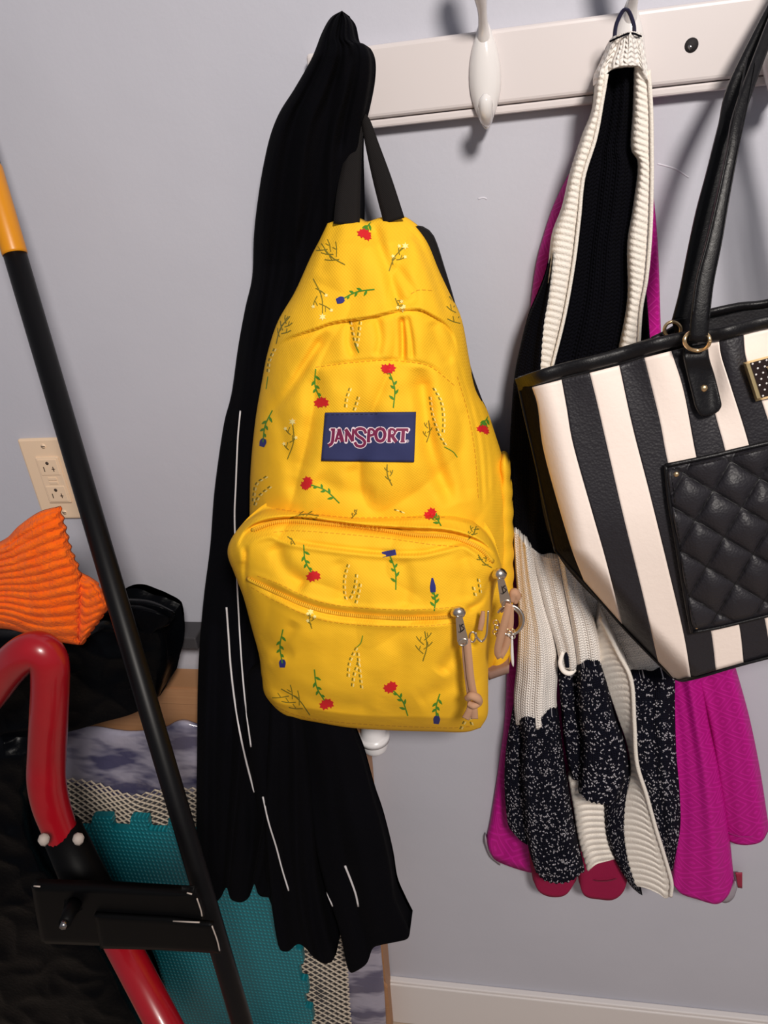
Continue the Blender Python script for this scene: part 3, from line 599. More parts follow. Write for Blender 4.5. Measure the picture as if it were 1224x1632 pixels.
bell((543, 478), (597, 461), 1); bell((419, 705), (434, 654), 2); bell((620, 882), (631, 940), 3, flat=True); bell((690, 938), (692, 974), 4, spike=True); bell((450, 1057), (451, 1003), 5); bell((696, 1147), (701, 1106), 6)
twig((550, 422), (512, 388), 1, 5, sc=1.4); twig((620, 432), (646, 392), 2, 3, True); twig((499, 444), (514, 505), 3, 3, True); twig((440, 548), (462, 504), 4, 5); twig((458, 732), (466, 672), 5, 3, True, .6)
twig((625, 774), (617, 740), 6, 3); twig((740, 530), (716, 472), 7, 4); twig((462, 826), (508, 822), 8, 4); twig((560, 826), (569, 812), 9, 3); twig((497, 1002), (495, 975), 10, 3, True); twig((674, 1054), (677, 1006), 11, 4, sc=1.1)
twig((494, 1140), (448, 1098), 12, 5, sc=1.2); twig((744, 862), (760, 836), 13, 4); twig((784, 905), (762, 884), 14, 3); twig((458, 855), (470, 868), 15, 2); twig((680, 705), (683, 670), 16, 3); twig((630, 475), (642, 492), 17, 3, True)
bell((768, 880), (772, 878), 18) if False else None
grass([[(557, 512), (562, 535), (567, 552)], [(573, 512), (570, 535), (567, 552)]], [(566, 550), (572, 562)])
grass([[(557, 618), (551, 635), (549, 655)], [(570, 632), (566, 645), (562, 656)]]); grass([[(690, 618), (702, 640), (706, 668), (705, 690)], [(684, 632), (688, 660), (698, 690), (712, 714)]], [(708, 712), (722, 720), (729, 729)])
grass([[(424, 759), (407, 772), (402, 800)], [(430, 775), (412, 790), (404, 806)]]); grass([[(554, 899), (548, 920), (548, 945), (553, 962)], [(567, 915), (563, 940), (553, 960)], [(573, 930), (569, 950), (564, 966)]])
grass([[(567, 1032), (556, 1055), (553, 1082)], [(569, 1040), (572, 1070), (576, 1104)], [(570, 1055), (563, 1075), (560, 1095)]], [(578, 1013), (575, 1025), (568, 1032)])
grass([[(753, 935), (757, 952)], [(761, 922), (764, 940), (765, 952)]]); grass([[(745, 1142), (738, 1152), (733, 1162)], [(746, 1142), (750, 1152), (753, 1160)]]); grass([[(628, 812), (640, 816), (648, 822)]])
grass([[(437, 555), (428, 575), (425, 600)]], [(427, 600), (424, 620)])
# zip pulls
def engrave(quads, parent, P, ex, ez): 
    return None
def pull(x, y, Y, tilt, leather, parent, coil=True):
    root = bpy.data.objects.new('zip_pull', None); C.objects.link(root); root.parent = parent; w0 = at(x, y, Y); root.location = Vector(w0) - parent.location
    def q(a, b, d=0):   # local px frame rotated by tilt
        ca, sa = math.cos(tilt), math.sin(tilt); return at(x + ca * a - sa * b, y + sa * a + ca * b, Y + d)
    tube('slider', [q(-9, -3, -.001), q(0, -5, -.004), q(8, 0, -.003)], [pxr(w0, 5), pxr(w0, 9.5), pxr(w0, 6)], MT['nickel'], root, 12)
    tube('slider_bridge', [q(-6, -3, -.004), q(-2, 2, -.009), q(4, 6, -.006)], pxr(w0, 2.2), MT['nickel'], root, 10)
    # trapezoid metal tab
    pts = [(-5.5, 4), (5.5, 4), (9, 42), (4, 46), (-5, 46), (-9, 42)]
    V = [q(a, b, -.009) for a, b in pts] + [q(a, b, -.0072) for a, b in pts]; n = 6
    tb = mesh('metal_tab', V, [tuple(range(n - 1, -1, -1)), tuple(range(n, 2 * n))] + [(i, (i + 1) % n, (i + 1) % n + n, i + n) for i in range(n)], MT['nickel'], root, False)
    for st in ([(-1, 16), (-1, 27), (-5, 27)], [(5, 16), (1, 18), (5, 23), (0, 27)]):    # stamped letters J S
        tube('stamped_letter', [q(a, b, -.0093) for a, b in st], pxr(w0, .8), MT['nickeld'], tb, 6, True)
    tube('tab_ring', [q(7 * math.cos(a), 44 + 5 * math.sin(a), -.009) for a in np.linspace(0, 6.283, 14)], pxr(w0, 1.5), MT['nickel'], root, 8)
    for k, (pp, ww) in enumerate(leather):
        A = curve([(a, b, d) for a, b, d in pp], 24); wv = curve([(i, 0, w__) for i, w__ in enumerate(ww)], 24)[:, 2]; V = []
        t = np.gradient(A[:, :2], axis=0); t /= np.linalg.norm(t, axis=1)[:, None]
        for i in range(24):
            for s in (-1, 1):
                for dd in (0, .0016): V.append(at(A[i, 0] - s * t[i, 1] * wv[i], A[i, 1] + s * t[i, 0] * wv[i], A[i, 2] + dd))
        Fs = []
        for i in range(23):
            a = i * 4; b = a + 4; Fs += [(a, a + 2, b + 2, b), (a + 1, b + 1, b + 3, a + 3), (a, b, b + 1, a + 1), (a + 2, a + 3, b + 3, b + 2)]
        Fs += [(0, 1, 3, 2), (92, 94, 95, 93)]
        mesh('leather_strip', V, Fs, MT['suede'], root, True)
    return root
p1 = pull(731, 980, -.205, -.16, [([(744, 1018, -.213), (747, 1050, -.214), (750, 1080, -.214), (755, 1108, -.213)], [6, 6, 6, 6]), ([(740, 1020, -.2105), (743, 1060, -.2115), (749, 1108, -.211)], [5, 5, 5])], bp)
ptube('leather_knot', [(744, 1113, -.215, 5), (752, 1109, -.218, 7), (761, 1113, -.217, 7), (764, 1120, -.214, 5), (755, 1124, -.216, 6), (747, 1121, -.214, 5)], MT['suede'], p1, seg=10)
for dx, e in ((-5, 742), (5, 756)):
    strap3('leather_end', [(752 + dx * .4, 1118, -.212), (752 + dx * .7, 1132, -.213), (e, 1146, -.212)], [5, 5.5, 6], MT['suede'], p1, .0016)
p2 = pull(797, 919, -.165, -.22, [([(812, 962, -.176), (806, 985, -.178), (799, 1010, -.178), (793, 1038, -.176), (797, 1049, -.174)], [6, 6, 6, 6, 5]), ([(814, 968, -.172), (812, 1000, -.172), (806, 1030, -.172), (797, 1048, -.173)], [5, 6, 6, 5])], bp)
ptube('leather_knot', [(816, 958, -.168, 5), (819, 944, -.168, 7), (824, 950, -.166, 7), (820, 960, -.166, 5)], MT['suede'], p2, seg=10)
# key ring, clip and small charms hung from the pocket zip
kr = thing('key_ring', 'metal split ring with small clasps and charm hanging from right zip pull of yellow backpack', 'key ring', at(812, 985, -.17))
ptube('split_ring', [(812 + 22 * math.cos(a) * (1 + .0 * a), 988 + 23 * math.sin(a), -.168 - .004 * math.sin(a * 1), 2.6) for a in np.linspace(-2.6, 2.2, 26)], MT['nickel'], kr, seg=10)
ptube('split_ring', [(812 + 18 * math.cos(a), 989 + 20 * math.sin(a), -.165, 2.0) for a in np.linspace(-2.4, 2.9, 24)], MT['nickel'], kr, seg=10)
for i, (a, b) in enumerate([(790, 992), (792, 1000), (789, 1007), (794, 1011), (808, 1006), (812, 1010), (816, 1006), (817, 1014)]):
    ptube('chain_link', [(a + 4 * math.cos(t), b + 3.6 * math.sin(t), -.172 - .001 * (i % 2), 1.2) for t in np.linspace(0, 6.283, 10)], MT['nickel'] if i % 2 else MT['gold'], kr, seg=8)
ptube('charm', [(816, 1014, -.172, 1.6), (816, 1040, -.172, 2.6), (817, 1055, -.172, 2.2), (818, 1062, -.172, .8)], MT['hook'], kr, seg=10)
cl = thing('carabiner_clip', 'small silver clip with bent wire gate between the two backpack zip pulls', 'clip', at(770, 1015, -.19))
ptube('clip_frame', [(778, 973, -.192, 1.6), (777, 990, -.194, 1.6), (775, 1012, -.194, 1.6), (768, 1022, -.194, 2), (760, 1016, -.194, 2), (758, 1008, -.194, 1.6)], MT['nickel'], cl, seg=8)
ptube('clip_ring', [(753 + 5 * math.cos(t), 1015 + 8 * math.sin(t), -.205, 1.5) for t in np.linspace(0, 6.283, 12)], MT['nickel'], cl, seg=8)
strap3('leather_tag', [(770, 975, -.188), (768, 990, -.189), (765, 1005, -.189)], [3, 4.5, 4], MT['suede'], cl, .0015)
# ------------------------------------------------------------------ white knob under the backpack
kn = thing('wall_bumper', 'white plastic cup-shaped knob poking out below yellow backpack', 'knob', at(595, 1180, -.03))
kz = at(597, 1182, -.05)
tube('cup', [kz + np.array(p) for p in ((0, .01, .05), (0, .002, .02), (0, 0, .006), (0, 0, -.010), (0, 0, -.016))], [.017, .018, .0195, .0175, .008], MT['capw'], kn, 28)
tube('collar', [kz + np.array(p) for p in ((0, .001, .014), (0, .001, .004))], [.0225, .022], MT['capw'], kn, 28, False)
tube('wall_stem', [kz + np.array((0, .05, .03)), kz + np.array((0, .0, .03))], [.012, .012], MT['capw'], kn, 16, False)
# ------------------------------------------------------------------ magenta jacket behind the cardigan
mg = thing('magenta_jacket', 'magenta jacket with embossed square pattern hanging behind the striped knit cardigan', 'jacket', at(990, 330, -.02))
def yw(base, amp, n, ph, seed, edge=.015, pw=4):
    def f(px, py, u, v):
        b = base(v) if callable(base) else base
        return b - edge * prof(u, pw, 2) - amp * prof(u, 6, 2) * (np.sin(u * n * 6.283 + ph + v * 1.4) + .35 * np.sin(u * n * 13.7 + seed + 2 * v)) + .0012 * vnoise(px / 22, py / 30, seed)
    return f
B0 = lambda px, py, u, v: -.002 + 0 * u
patch('body', [(985, 150), (940, 220), (892, 306), (868, 370), (850, 450), (835, 620), (812, 900), (806, 1120), (795, 1220), (783, 1300), (775, 1338)],
      [(1012, 150), (1026, 230), (1040, 300), (1049, 400), (1054, 545), (1062, 700), (1070, 900), (1078, 1100), (1066, 1250), (1040, 1350), (1020, 1385)],
      None, [(775, 1338), (783, 1362), (797, 1375), (846, 1391), (900, 1396), (960, 1394), (1020, 1385)], 60, 130, yw(-.006, .004, 3, .4, 3, .014), MT['mag'], mg, back=B0)
patch('front_panel', [(1040, 1060), (1060, 1120), (1072, 1200), (1076, 1300), (1070, 1405)], [(1118, 1060), (1128, 1140), (1145, 1220), (1160, 1310), (1170, 1402)], None,
      [(1070, 1405), (1085, 1424), (1110, 1433), (1142, 1441), (1160, 1428), (1170, 1402)], 44, 90, yw(-.018, .004, 1.5, 1.2, 6, .018), MT['mag'], mg, back=B0)
patch('sleeve', [(1100, 1060), (1120, 1120), (1134, 1180), (1146, 1260), (1158, 1338)], [(1165, 1040), (1180, 1090), (1196, 1150), (1212, 1230), (1226, 1322)], None,
      [(1158, 1338), (1172, 1345), (1192, 1347), (1214, 1341), (1226, 1322)], 36, 80, yw(-.01, .003, 1.1, 2.2, 7, .02), MT['mag'], mg, back=B0)
piping([(1,1),(1,1)], 1, 'jk', MT['thread'], mg) if False else None
ptube('hem_stitch', [(1158, 1326, -.024, 1), (1180, 1333, -.031, 1), (1205, 1331, -.03, 1), (1222, 1318, -.016, 1)], plain('magenta_thread', srgb(150, 10, 110), .7), mg, seg=6)
patch('grey_lining', [(1144, 1420), (1146, 1436)], [(1172, 1402), (1175, 1416)], [(1144, 1420), (1160, 1416), (1172, 1402)], [(1146, 1438), (1158, 1440), (1169, 1432), (1175, 1416)], 12, 6, lambda px, py, u, v: -.026 - .004 * prof(v, 2, 2), MT['grey'], mg, back=.014)
patch('grey_lining', [(773, 1330), (772, 1344)], [(800, 1362), (797, 1380)], [(773, 1330), (783, 1352), (800, 1362)], [(772, 1344), (781, 1366), (797, 1380)], 12, 6, lambda px, py, u, v: -.008 - .003 * prof(v, 2, 2), MT['grey'], mg, back=.005)
patch('red_tag', [(1172, 1391), (1176, 1415)], [(1183, 1391), (1183, 1416)], None, None, 6, 6, -.012, MT['tagred'], mg, back=.001)
mr = thing('maroon_garment', 'dark red garment with two rounded hems peeking below the striped knit cardigan', 'garment', at(925, 1400, -.03))
for nm, Lx, Rx, Bx in (('rounded_hem', [(840, 1330), (844, 1370), (849, 1402)], [(925, 1330), (924, 1370), (918, 1404)], [(849, 1402), (860, 1422), (880, 1430), (902, 1426), (918, 1404)]),
                       ('rounded_hem', [(915, 1330), (919, 1370), (922, 1404)], [(990, 1330), (998, 1370), (1001, 1400)], [(922, 1404), (932, 1428), (958, 1434), (978, 1434), (993, 1422), (1001, 1400)])):
    patch(nm, Lx, Rx, None, Bx, 24, 24, yw(-.03, .001, 1, 0, 4, .014, 3), MT['mar'], mr, back=lambda px, py, u, v: -.022 + 0 * u)
    cxm = (Lx[-1][0] + Rx[-1][0]) / 2
    ptube('hem_seam', [(cxm - 30, 1398, -.037, .9), (cxm - 8, 1404, -.0455, .9), (cxm + 12, 1403, -.0455, .9), (cxm + 30, 1396, -.037, .9)], plain('maroon_thread', srgb(104, 8, 44), .8), mr, seg=6)
# ------------------------------------------------------------------ knit cardigan
cg = thing('cardigan', 'chunky knit cardigan in black, white and marled blocks hung from third hook', 'cardigan', at(1000, 60, -.06))
def ribs(f, n, h, horiz=True, seed=0):
    def g(px, py, u, v):
        w_ = v if horiz else u
        return f(px, py, u, v) - h * np.abs(np.sin(np.pi * (w_ * n + .25 * np.sin(seed + 3 * (u if horiz else v)))))
    return g
def jagb(a, fr): return lambda X, Y, U, V: (X, Y + a * np.sin(U * fr) * (V > .97) - a * .6 * np.sin(U * fr * 1.3 + 1) * (V < .03))
BK = lambda c: (lambda px, py, u, v: c + 0 * u)
# top gather and loop
tube('hanging_loop', [at(979, 62, -.058), at(982, 40, -.064), at(991, 20, -.068), at(998, 15, -.07), at(1004, 22, -.068), at(1010, 40, -.064), at(1011, 56, -.058)], pxr(at(990, 40, -.06), 3.2), MT['satin'], cg, 10, flat=.5)
patch('neck_fold', [(977, 58), (971, 68), (962, 92), (950, 118), (949, 135)], [(1023, 52), (1026, 70), (1031, 95), (1034, 115), (1036, 135)], [(977, 58), (990, 54), (1006, 50), (1023, 52)], [(949, 135), (966, 118), (985, 106), (1010, 104), (1022, 108), (1036, 135)], 40, 40,
      yw(-.052, .0035, 2, .5, 3, .02, 3), MT['kwhite'], cg, back=BK(-.03))
ptube('neck_piping', [(972, 66, -.07, 1.5), (985, 60, -.075, 1.5), (1005, 53, -.075, 1.5), (1022, 58, -.066, 1.5)], MT['kblack'], cg, seg=8)
LI = [(967, 118), (961, 154), (949, 220), (930, 283), (923, 349), (914, 423), (899, 507), (879, 588), (870, 640)]
LO = [(952, 120), (950, 135), (945, 176), (928, 220), (910, 276), (897, 331), (881, 375), (875, 423), (868, 478), (857, 522), (855, 588), (850, 640)]
RI = [(1011, 104), (1009, 176), (1006, 235), (1017, 262), (1009, 331), (1000, 390), (1000, 478), (985, 562), (975, 620)]
RO = [(1034, 112), (1038, 176), (1039, 240), (1039, 294), (1037, 368), (1031, 441), (1022, 493), (1018, 551), (1010, 620)]
patch('inner_back', LI, RI, [(967, 118), (985, 106), (1011, 104)], None, 50, 130, yw(-.044, .004, 1.6, .8, 4, .004), MT['kblack'], cg, back=BK(-.034))
patch('ribbed_collar', LO, LI, None, None, 22, 300, ribs(yw(-.052, .0, 1, 0, 5, .014, 3), 52, .0015, True, 1), MT['krib'], cg, back=BK(-.036))
patch('ribbed_collar', RI, RO, None, None, 22, 300, ribs(yw(-.046, .0, 1, 0, 6, .016, 3), 50, .0015, True, 2), MT['krib'], cg, back=BK(-.036))
tube('rolled_edge', [at(x, y, -.066) for x, y in LI[:-1]], pxr(at(930, 300, -.06), 3.0), MT['krib'], cg, 8)
tube('rolled_edge', [at(x, y, -.063) for x, y in RO[:-1]], pxr(at(1030, 300, -.06), 3.0), MT['krib'], cg, 8)
patch('black_front', [(878, 405), (869, 440), (857, 470), (842, 505), (830, 550), (820, 600), (815, 660), (812, 740), (816, 850)], [(884, 405), (885, 500), (892, 600), (905, 700), (912, 800), (905, 897)], None, [(816, 850), (828, 853), (838, 868), (856, 882), (885, 894), (905, 897)], 60, 120,
      yw(-.042, .004, 1.8, 1, 7, .02), MT['kblack'], cg, back=BK(-.036), jag=jagb(2.2, 50))
patch('black_front', [(1016, 490), (1012, 560), (1005, 620)], [(1030, 460), (1036, 540), (1040, 620)], None, None, 16, 30, yw(-.036, .001, 1, 0, 3, .006), MT['kblack'], cg, back=.006)
# white block
patch('white_block', [(896, 880), (915, 960), (940, 1020), (962, 1062), (985, 1084)], [(985, 860), (1040, 960), (1060, 1030), (1068, 1060), (1072, 1078)], None, None, 50, 60, ribs(yw(-.040, .003, 1.5, .3, 3, .006), 14, .0018, True, 2), MT['kwhite'], cg, back=BK(-.036))
patch('white_sleeve', [(817, 846), (820, 900), (825, 960), (826, 1010), (823, 1070), (819, 1114), (821, 1152)], [(852, 870), (860, 920), (870, 965), (882, 1005), (889, 1060), (887, 1111), (890, 1146)], [(817, 846), (826, 852), (838, 868), (852, 870)],
      [(821, 1152), (830, 1158), (842, 1163), (858, 1161), (870, 1160), (880, 1150), (890, 1146)], 44, 100, yw(-.048, .0045, 1.3, 2.4, 8, .026, 3), MT['kwhite'], cg, back=BK(-.038), jag=jagb(2, 40))
patch('white_front', [(842, 868), (858, 930), (872, 985), (886, 1030), (892, 1066)], [(893, 888), (902, 940), (911, 990), (920, 1030), (924, 1070)], [(842, 868), (860, 884), (880, 890), (893, 888)], None, 36, 80, yw(-.050, .003, 1.2, 1.2, 9, .022, 3), MT['kwhite'], cg, back=BK(-.038))
patch('white_front', [(888, 886), (898, 940), (908, 990), (916, 1040), (920, 1076)], [(920, 890), (931, 950), (947, 985), (956, 1024), (958, 1062)], None, [(920, 1076), (930, 1072), (945, 1070), (958, 1062)], 36, 80, yw(-.052, .003, 1, .2, 10, .026, 3), MT['kwhite'], cg, back=BK(-.040), jag=jagb(2.4, 34))
# marled blocks
patch('marled_back', [(819, 1120), (812, 1160), (806, 1200), (804, 1252), (809, 1311), (818, 1328)], [(850, 1120), (852, 1180), (850, 1250), (848, 1310), (846, 1350)], None, [(818, 1328), (830, 1340), (846, 1350)], 22, 70, yw(-.040, .002, 1, 0, 3, .012, 3), MT['kmarl'], cg, back=BK(-.036))
patch('marled_sleeve', [(826, 1150), (832, 1180), (830, 1220), (834, 1291), (842, 1350), (853, 1388)], [(890, 1138), (895, 1180), (900, 1220), (908, 1270), (917, 1325), (932, 1388)], None, [(853, 1388), (866, 1402), (885, 1408), (908, 1405), (932, 1388)], 40, 100, yw(-.050, .003, 1.2, .8, 5, .030, 3), MT['kmarl'], cg, back=BK(-.038), jag=jagb(1.5, 60))
patch('marled_fold', [(888, 1062), (893, 1115), (900, 1193), (912, 1242)], [(920, 1062), (925, 1134), (930, 1193), (934, 1248)], None, None, 22, 60, yw(-.044, .002, 1, .5, 6, .016, 3), MT['kmarl'], cg, back=BK(-.038))
patch('marled_cuff', [(919, 1068), (922, 1134), (927, 1193), (922, 1262)], [(957, 1056), (968, 1091), (981, 1146), (998, 1193), (1001, 1232), (990, 1268)], None, [(922, 1262), (935, 1275), (955, 1281), (974, 1281), (990, 1268)], 44, 80, yw(-.056, .0025, 1, .7, 7, .032, 3), MT['kmarl'], cg, back=BK(-.042), jag=jagb(1.5, 60))
patch('ribbed_hem', [(905, 1238), (914, 1290), (922, 1340), (936, 1390)], [(965, 1238), (966, 1300), (972, 1345), (986, 1368)], None, [(936, 1390), (950, 1378), (966, 1373), (986, 1368)], 26, 240, ribs(yw(-.042, .001, 1, 0, 3, .006), 15, .0028, True, .5), MT['krib'], cg, back=BK(-.036))
patch('marled_hem', [(962, 1272), (966, 1330), (980, 1370), (1003, 1409), (1018, 1424)], [(1005, 1220), (1002, 1290), (1000, 1345), (1012, 1400), (1024, 1427)], None, None, 26, 60, yw(-.046, .001, 1, 0, 5, .014, 3), MT['kmarl'], cg, back=BK(-.040))
patch('marled_front', [(1004, 1080), (1006, 1160), (1020, 1240), (1040, 1320), (1060, 1388)], [(1076, 1080), (1076, 1130), (1078, 1200), (1083, 1260), (1084, 1320), (1072, 1388)], None, None, 44, 90, yw(-.044, .003, 1.3, 1.6, 8, .020, 3), MT['kmarl'], cg, back=BK(-.038))
PL = [(950, 990), (956, 1052), (968, 1095), (985, 1145), (999, 1185), (1006, 1232), (997, 1275), (994, 1320), (1000, 1370), (1012, 1412)]
PR = [(958, 985), (985, 1040), (1006, 1085), (1011, 1154), (1015, 1216), (1030, 1266), (1045, 1320), (1058, 1362), (1070, 1405), (1069, 1428)]
patch('ribbed_placket', PL, PR, None, [(1012, 1412), (1030, 1416), (1050, 1425), (1060, 1432), (1069, 1428)], 26, 420, ribs(lambda px, py, u, v: -.056 - .022 * u, 44, .0022, True, .3), MT['krib'], cg, back=BK(-.044))
tube('rolled_edge', [at(x, y, -.080) for x, y in PR], pxr(at(1030, 1266, -.08), 3.2), MT['krib'], cg, 8)
ptube('curled_edge', [(897, 1040, -.068, 3), (893, 1056, -.072, 3.6), (898, 1069, -.074, 4), (908, 1073, -.074, 4), (917, 1067, -.070, 3)], MT['kwhite'], cg, seg=10)
ptube('curled_edge', [(909, 1032, -.066, 3.5), (904, 1046, -.07, 4.5), (905, 1062, -.07, 4)], MT['kmarl'], cg, seg=10)
# ------------------------------------------------------------------ striped handbag
hb = thing('handbag', 'black and cream striped handbag with quilted black pocket and gold fittings', 'handbag', at(1230, 1060, -.15))
SIL = [(826, 612), (836, 660), (850, 720), (868, 800), (885, 877)]
STR = [SIL, [(848, 618), (857, 648), (865, 711), (884, 785), (910, 872), (931, 927)], [(895, 606), (903, 650), (914, 711), (945, 821), (965, 891), (992, 996)], [(940, 595), (953, 648), (973, 735), (996, 833), (1024, 946), (1049, 1055)],
       [(987, 583), (1008, 680), (1035, 785), (1067, 915), (1090, 1013), (1101, 1080)], [(1027, 571), (1051, 668), (1064, 735), (1092, 850), (1116, 935), (1133, 1005), (1141, 1068)], [(1070, 560), (1090, 625), (1110, 730), (1135, 830), (1160, 925), (1178, 997), (1185, 1056)],
       [(1112, 550), (1141, 664), (1156, 719), (1180, 830), (1205, 930), (1218, 983), (1229, 1044)], [(1146, 545), (1150, 570), (1165, 617), (1194, 711), (1222, 830), (1246, 920), (1262, 970), (1275, 1033)], [(1185, 533), (1190, 574), (1212, 633), (1236, 711), (1264, 830), (1290, 920), (1306, 965), (1320, 1022)]]
for k in range(1, 8):
    t_ = np.array([1185 + 42 * k, 533 - 9 * k], float); b_ = np.array([1320 + 45 * k, 1022 - 12 * k], float)
    STR.append([tuple(t_), tuple(t_ * .66 + b_ * .34 + np.array([3, 0])), tuple(t_ * .33 + b_ * .67 + np.array([4, 0])), tuple(b_)])
def sil_x(py): return np.interp(py, [600, 612, 720, 800, 877, 927, 996, 1055, 1080], [822, 826, 850, 868, 885, 931, 992, 1049, 1078])
def yface(px, py):
    t = np.clip((px - sil_x(py)) / 55.0, 0, 1); e = 1 - (1 - t) ** 2.2
    r = np.clip((1620 - px) / 40.0, 0, 1) ** .5
    front = smi(py, [500, 620, 850, 1080], [-.150, -.158, -.178, -.168]) + .0025 * vnoise(px / 60, py / 50, 9) - .004 * np.exp(-((px - 1170) / 26) ** 2 - ((py - 600) / 55) ** 2) + .004 * np.exp(-((px - 1135) / 16) ** 2 - ((py - 610) / 60) ** 2) - .003 * np.sin((px - py * .33) / 19) * np.exp(-((py - 560) / 90) ** 2)
    return -.118 + (front + .118) * e * r
for k in range(len(STR) - 1):
    wht = k % 2 == 1
    patch('cream_stripe' if wht else 'black_stripe', STR[k], STR[k + 1], None, [(1049, 1055), (1064, 1070), (1078, 1083), (1101, 1080)] if k == 3 else None, 14, 90, lambda px, py, u, v: yface(px, py), MT['lwhite'] if wht else (MT['lblack'] if k else MT['gusset']), hb, back=.002, key='hb')
# back wall, lining and bottom of the bag
bagb = [(826, 605), (850, 720), (885, 877), (992, 996), (1082, 1080)]
patch('back_side', bagb, [(1490, 430), (1560, 600), (1600, 760), (1625, 880), (1635, 940)], [(826, 605), (950, 570), (1070, 532), (1100, 510), (1133, 497), (1180, 486), (1224, 482), (1330, 455), (1490, 430)], [(1082, 1080), (1200, 1050), (1400, 1000), (1635, 940)], 60, 50, lambda px, py, u, v: -.112 - .003 * vnoise(px / 50, py / 50, 3), MT['lining'], hb, back=.010)
RIM = [(824, 612), (850, 602), (896, 588), (940, 577), (986, 565), (1030, 552), (1072, 541), (1112, 534), (1150, 530), (1190, 519), (1224, 511), (1300, 495), (1400, 472), (1480, 455)]
def rimY(px, py): return float(yface(np.array(float(px)), np.array(float(py) + 8))) - .001
def band(name, pts, hw, mat, dy=0.0):
    A = curve(pts, 90); t = np.gradient(A, axis=0); t /= np.linalg.norm(t, axis=1)[:, None]; V = []; K = 9
    for i in range(90):
        Yc = rimY(*A[i]) + dy
        for k in range(K):
            a = math.pi * k / (K - 1); s = -math.cos(a); V.append(at(A[i, 0] - t[i, 1] * s * hw, A[i, 1] + t[i, 0] * s * hw, Yc - .004 * math.sin(a)))
    Fs = [(i * K + k, i * K + k + 1, (i + 1) * K + k + 1, (i + 1) * K + k) for i in range(89) for k in range(K - 1)] + [(i * K + K - 1, i * K, (i + 1) * K, (i + 1) * K + K - 1) for i in range(89)]
    return mesh(name, V, Fs, mat, hb)
band('rim_trim', [(x, y + 2) for x, y in RIM], 11, MT['lstrap'])
band('rim_trim', [(1040, 543), (1070, 528), (1100, 508), (1133, 498), (1180, 488), (1224, 483), (1320, 458), (1440, 440)], 6.5, MT['lstrap'], .036)
BOT = [(885, 877), (940, 938), (992, 998), (1049, 1057), (1078, 1082), (1105, 1081), (1185, 1058), (1275, 1035), (1400, 1002), (1635, 942)]
tube('bottom_piping', [at(x, y, float(yface(np.array(float(x)), np.array(float(y)))) - .0005) for x, y in BOT], pxr(at(1000, 1000, -.15), 2.6), MT['lstrap'], hb, 8)
tube('side_piping', [at(x, y, float(yface(np.array(float(x)), np.array(float(y)))) - .0005) for x, y in SIL], pxr(at(860, 700, -.12), 2.2), MT['lstrap'], hb, 8)
def hseam(pts, w=1.0, off=.0008, name='stitching', mat='thread', parent=None, dash=4, gap=2): return seam(pts, 'hb', parent or hb, MT[mat], w, name, dash, gap, off)
# quilted pocket
PKL = [(1061, 742), (1067, 800), (1076, 852), (1088, 925), (1100, 993), (1103, 1008)]
PKT = [(1061, 742), (1120, 730), (1180, 716), (1224, 706), (1300, 690), (1440, 660)]
PKB = [(1103, 1008), (1150, 999), (1224, 981), (1320, 958), (1490, 918)]
PKR = [(1440, 660), (1460, 760), (1476, 840), (1490, 918)]
def ypk(px, py, u, v):
    a = np.array([28., -47.]); b = np.array([46., 27.]); det = a[0] * b[1] - a[1] * b[0]; dx, dy = px - 1108, py - 829
    s = (dx * b[1] - dy * b[0]) / det; t = (a[0] * dy - a[1] * dx) / det
    puff = (np.abs(np.sin(np.pi * s)) * np.abs(np.sin(np.pi * t))) ** .45
    e = np.clip(prof(u, 60, 1) * 1.0, 0, 1) * np.clip(v / .05, 0, 1) * np.clip((1 - v) / .05, 0, 1)
    return yface(px, py) - .004 - .0085 * puff * np.clip(e * 1.4, 0, 1) - .0012 * vnoise(px / 9, py / 9, 4) * puff
patch('quilted_pocket', PKL, PKR, PKT, PKB, 200, 150, ypk, MT['lblack'], hb, back=.004, key='hb')
def edge_tube(name, pts, r, mat, dy): return tube(name, [at(x, y, float(yface(np.array(float(x)), np.array(float(y)))) + dy) for x, y in curve(pts, 40)], pxr(at(1150, 850, -.18), r), mat, hb, 8, False)
edge_tube('pocket_edging', PKL, 3.2, MT['lstrap'], -.0065); edge_tube('pocket_edging', PKT, 3.6, MT['lstrap'], -.0065); edge_tube('pocket_edging', PKB, 3.0, MT['lstrap'], -.0065)
for p in (([(1070, 750), (1082, 850), (1100, 960), (1110, 998)]), ([(1072, 748), (1140, 734), (1224, 715)])): hseam(p, 1.1, .0010, dash=5, gap=2.4)
# quilting stitch lines
def lat(s, t): return (1108 + 28 * s + 46 * t, 829 - 47 * s + 27 * t)
def inpk(x, y): return 1066 + (y - 742) * .15 < x < 1430 and (742 - (x - 1061) * .217) + 8 < y < (1008 - (x - 1103) * .222) - 6
it = []
for k in range(-6, 9):
    for ax in (0, 1):
        run = []
        for j in np.arange(-8, 12, .12):
            q = lat(j, k) if ax == 0 else lat(k, j)
            if inpk(*q): run.append(q)
        if len(run) > 4: it.append((strip(run[::2], 1.2, 'hb', .0006, step=6), 0))
o = collect('quilt_stitching', it, [MT['thread']], hb)
if o: o['kind'] = 'stuff'
def rivet(x, y, dy, parent, r=4.0):
    c = at(x, y, float(yface(np.array(float(x)), np.array(float(y)))) + dy); return ball('rivet', c, pxr(c, r), MT['gold'], parent, (1, .7, 1), 18)
rivet(1078, 756, -.009, hb, 4.6); rivet(1110, 1000, -.006, hb, 3)
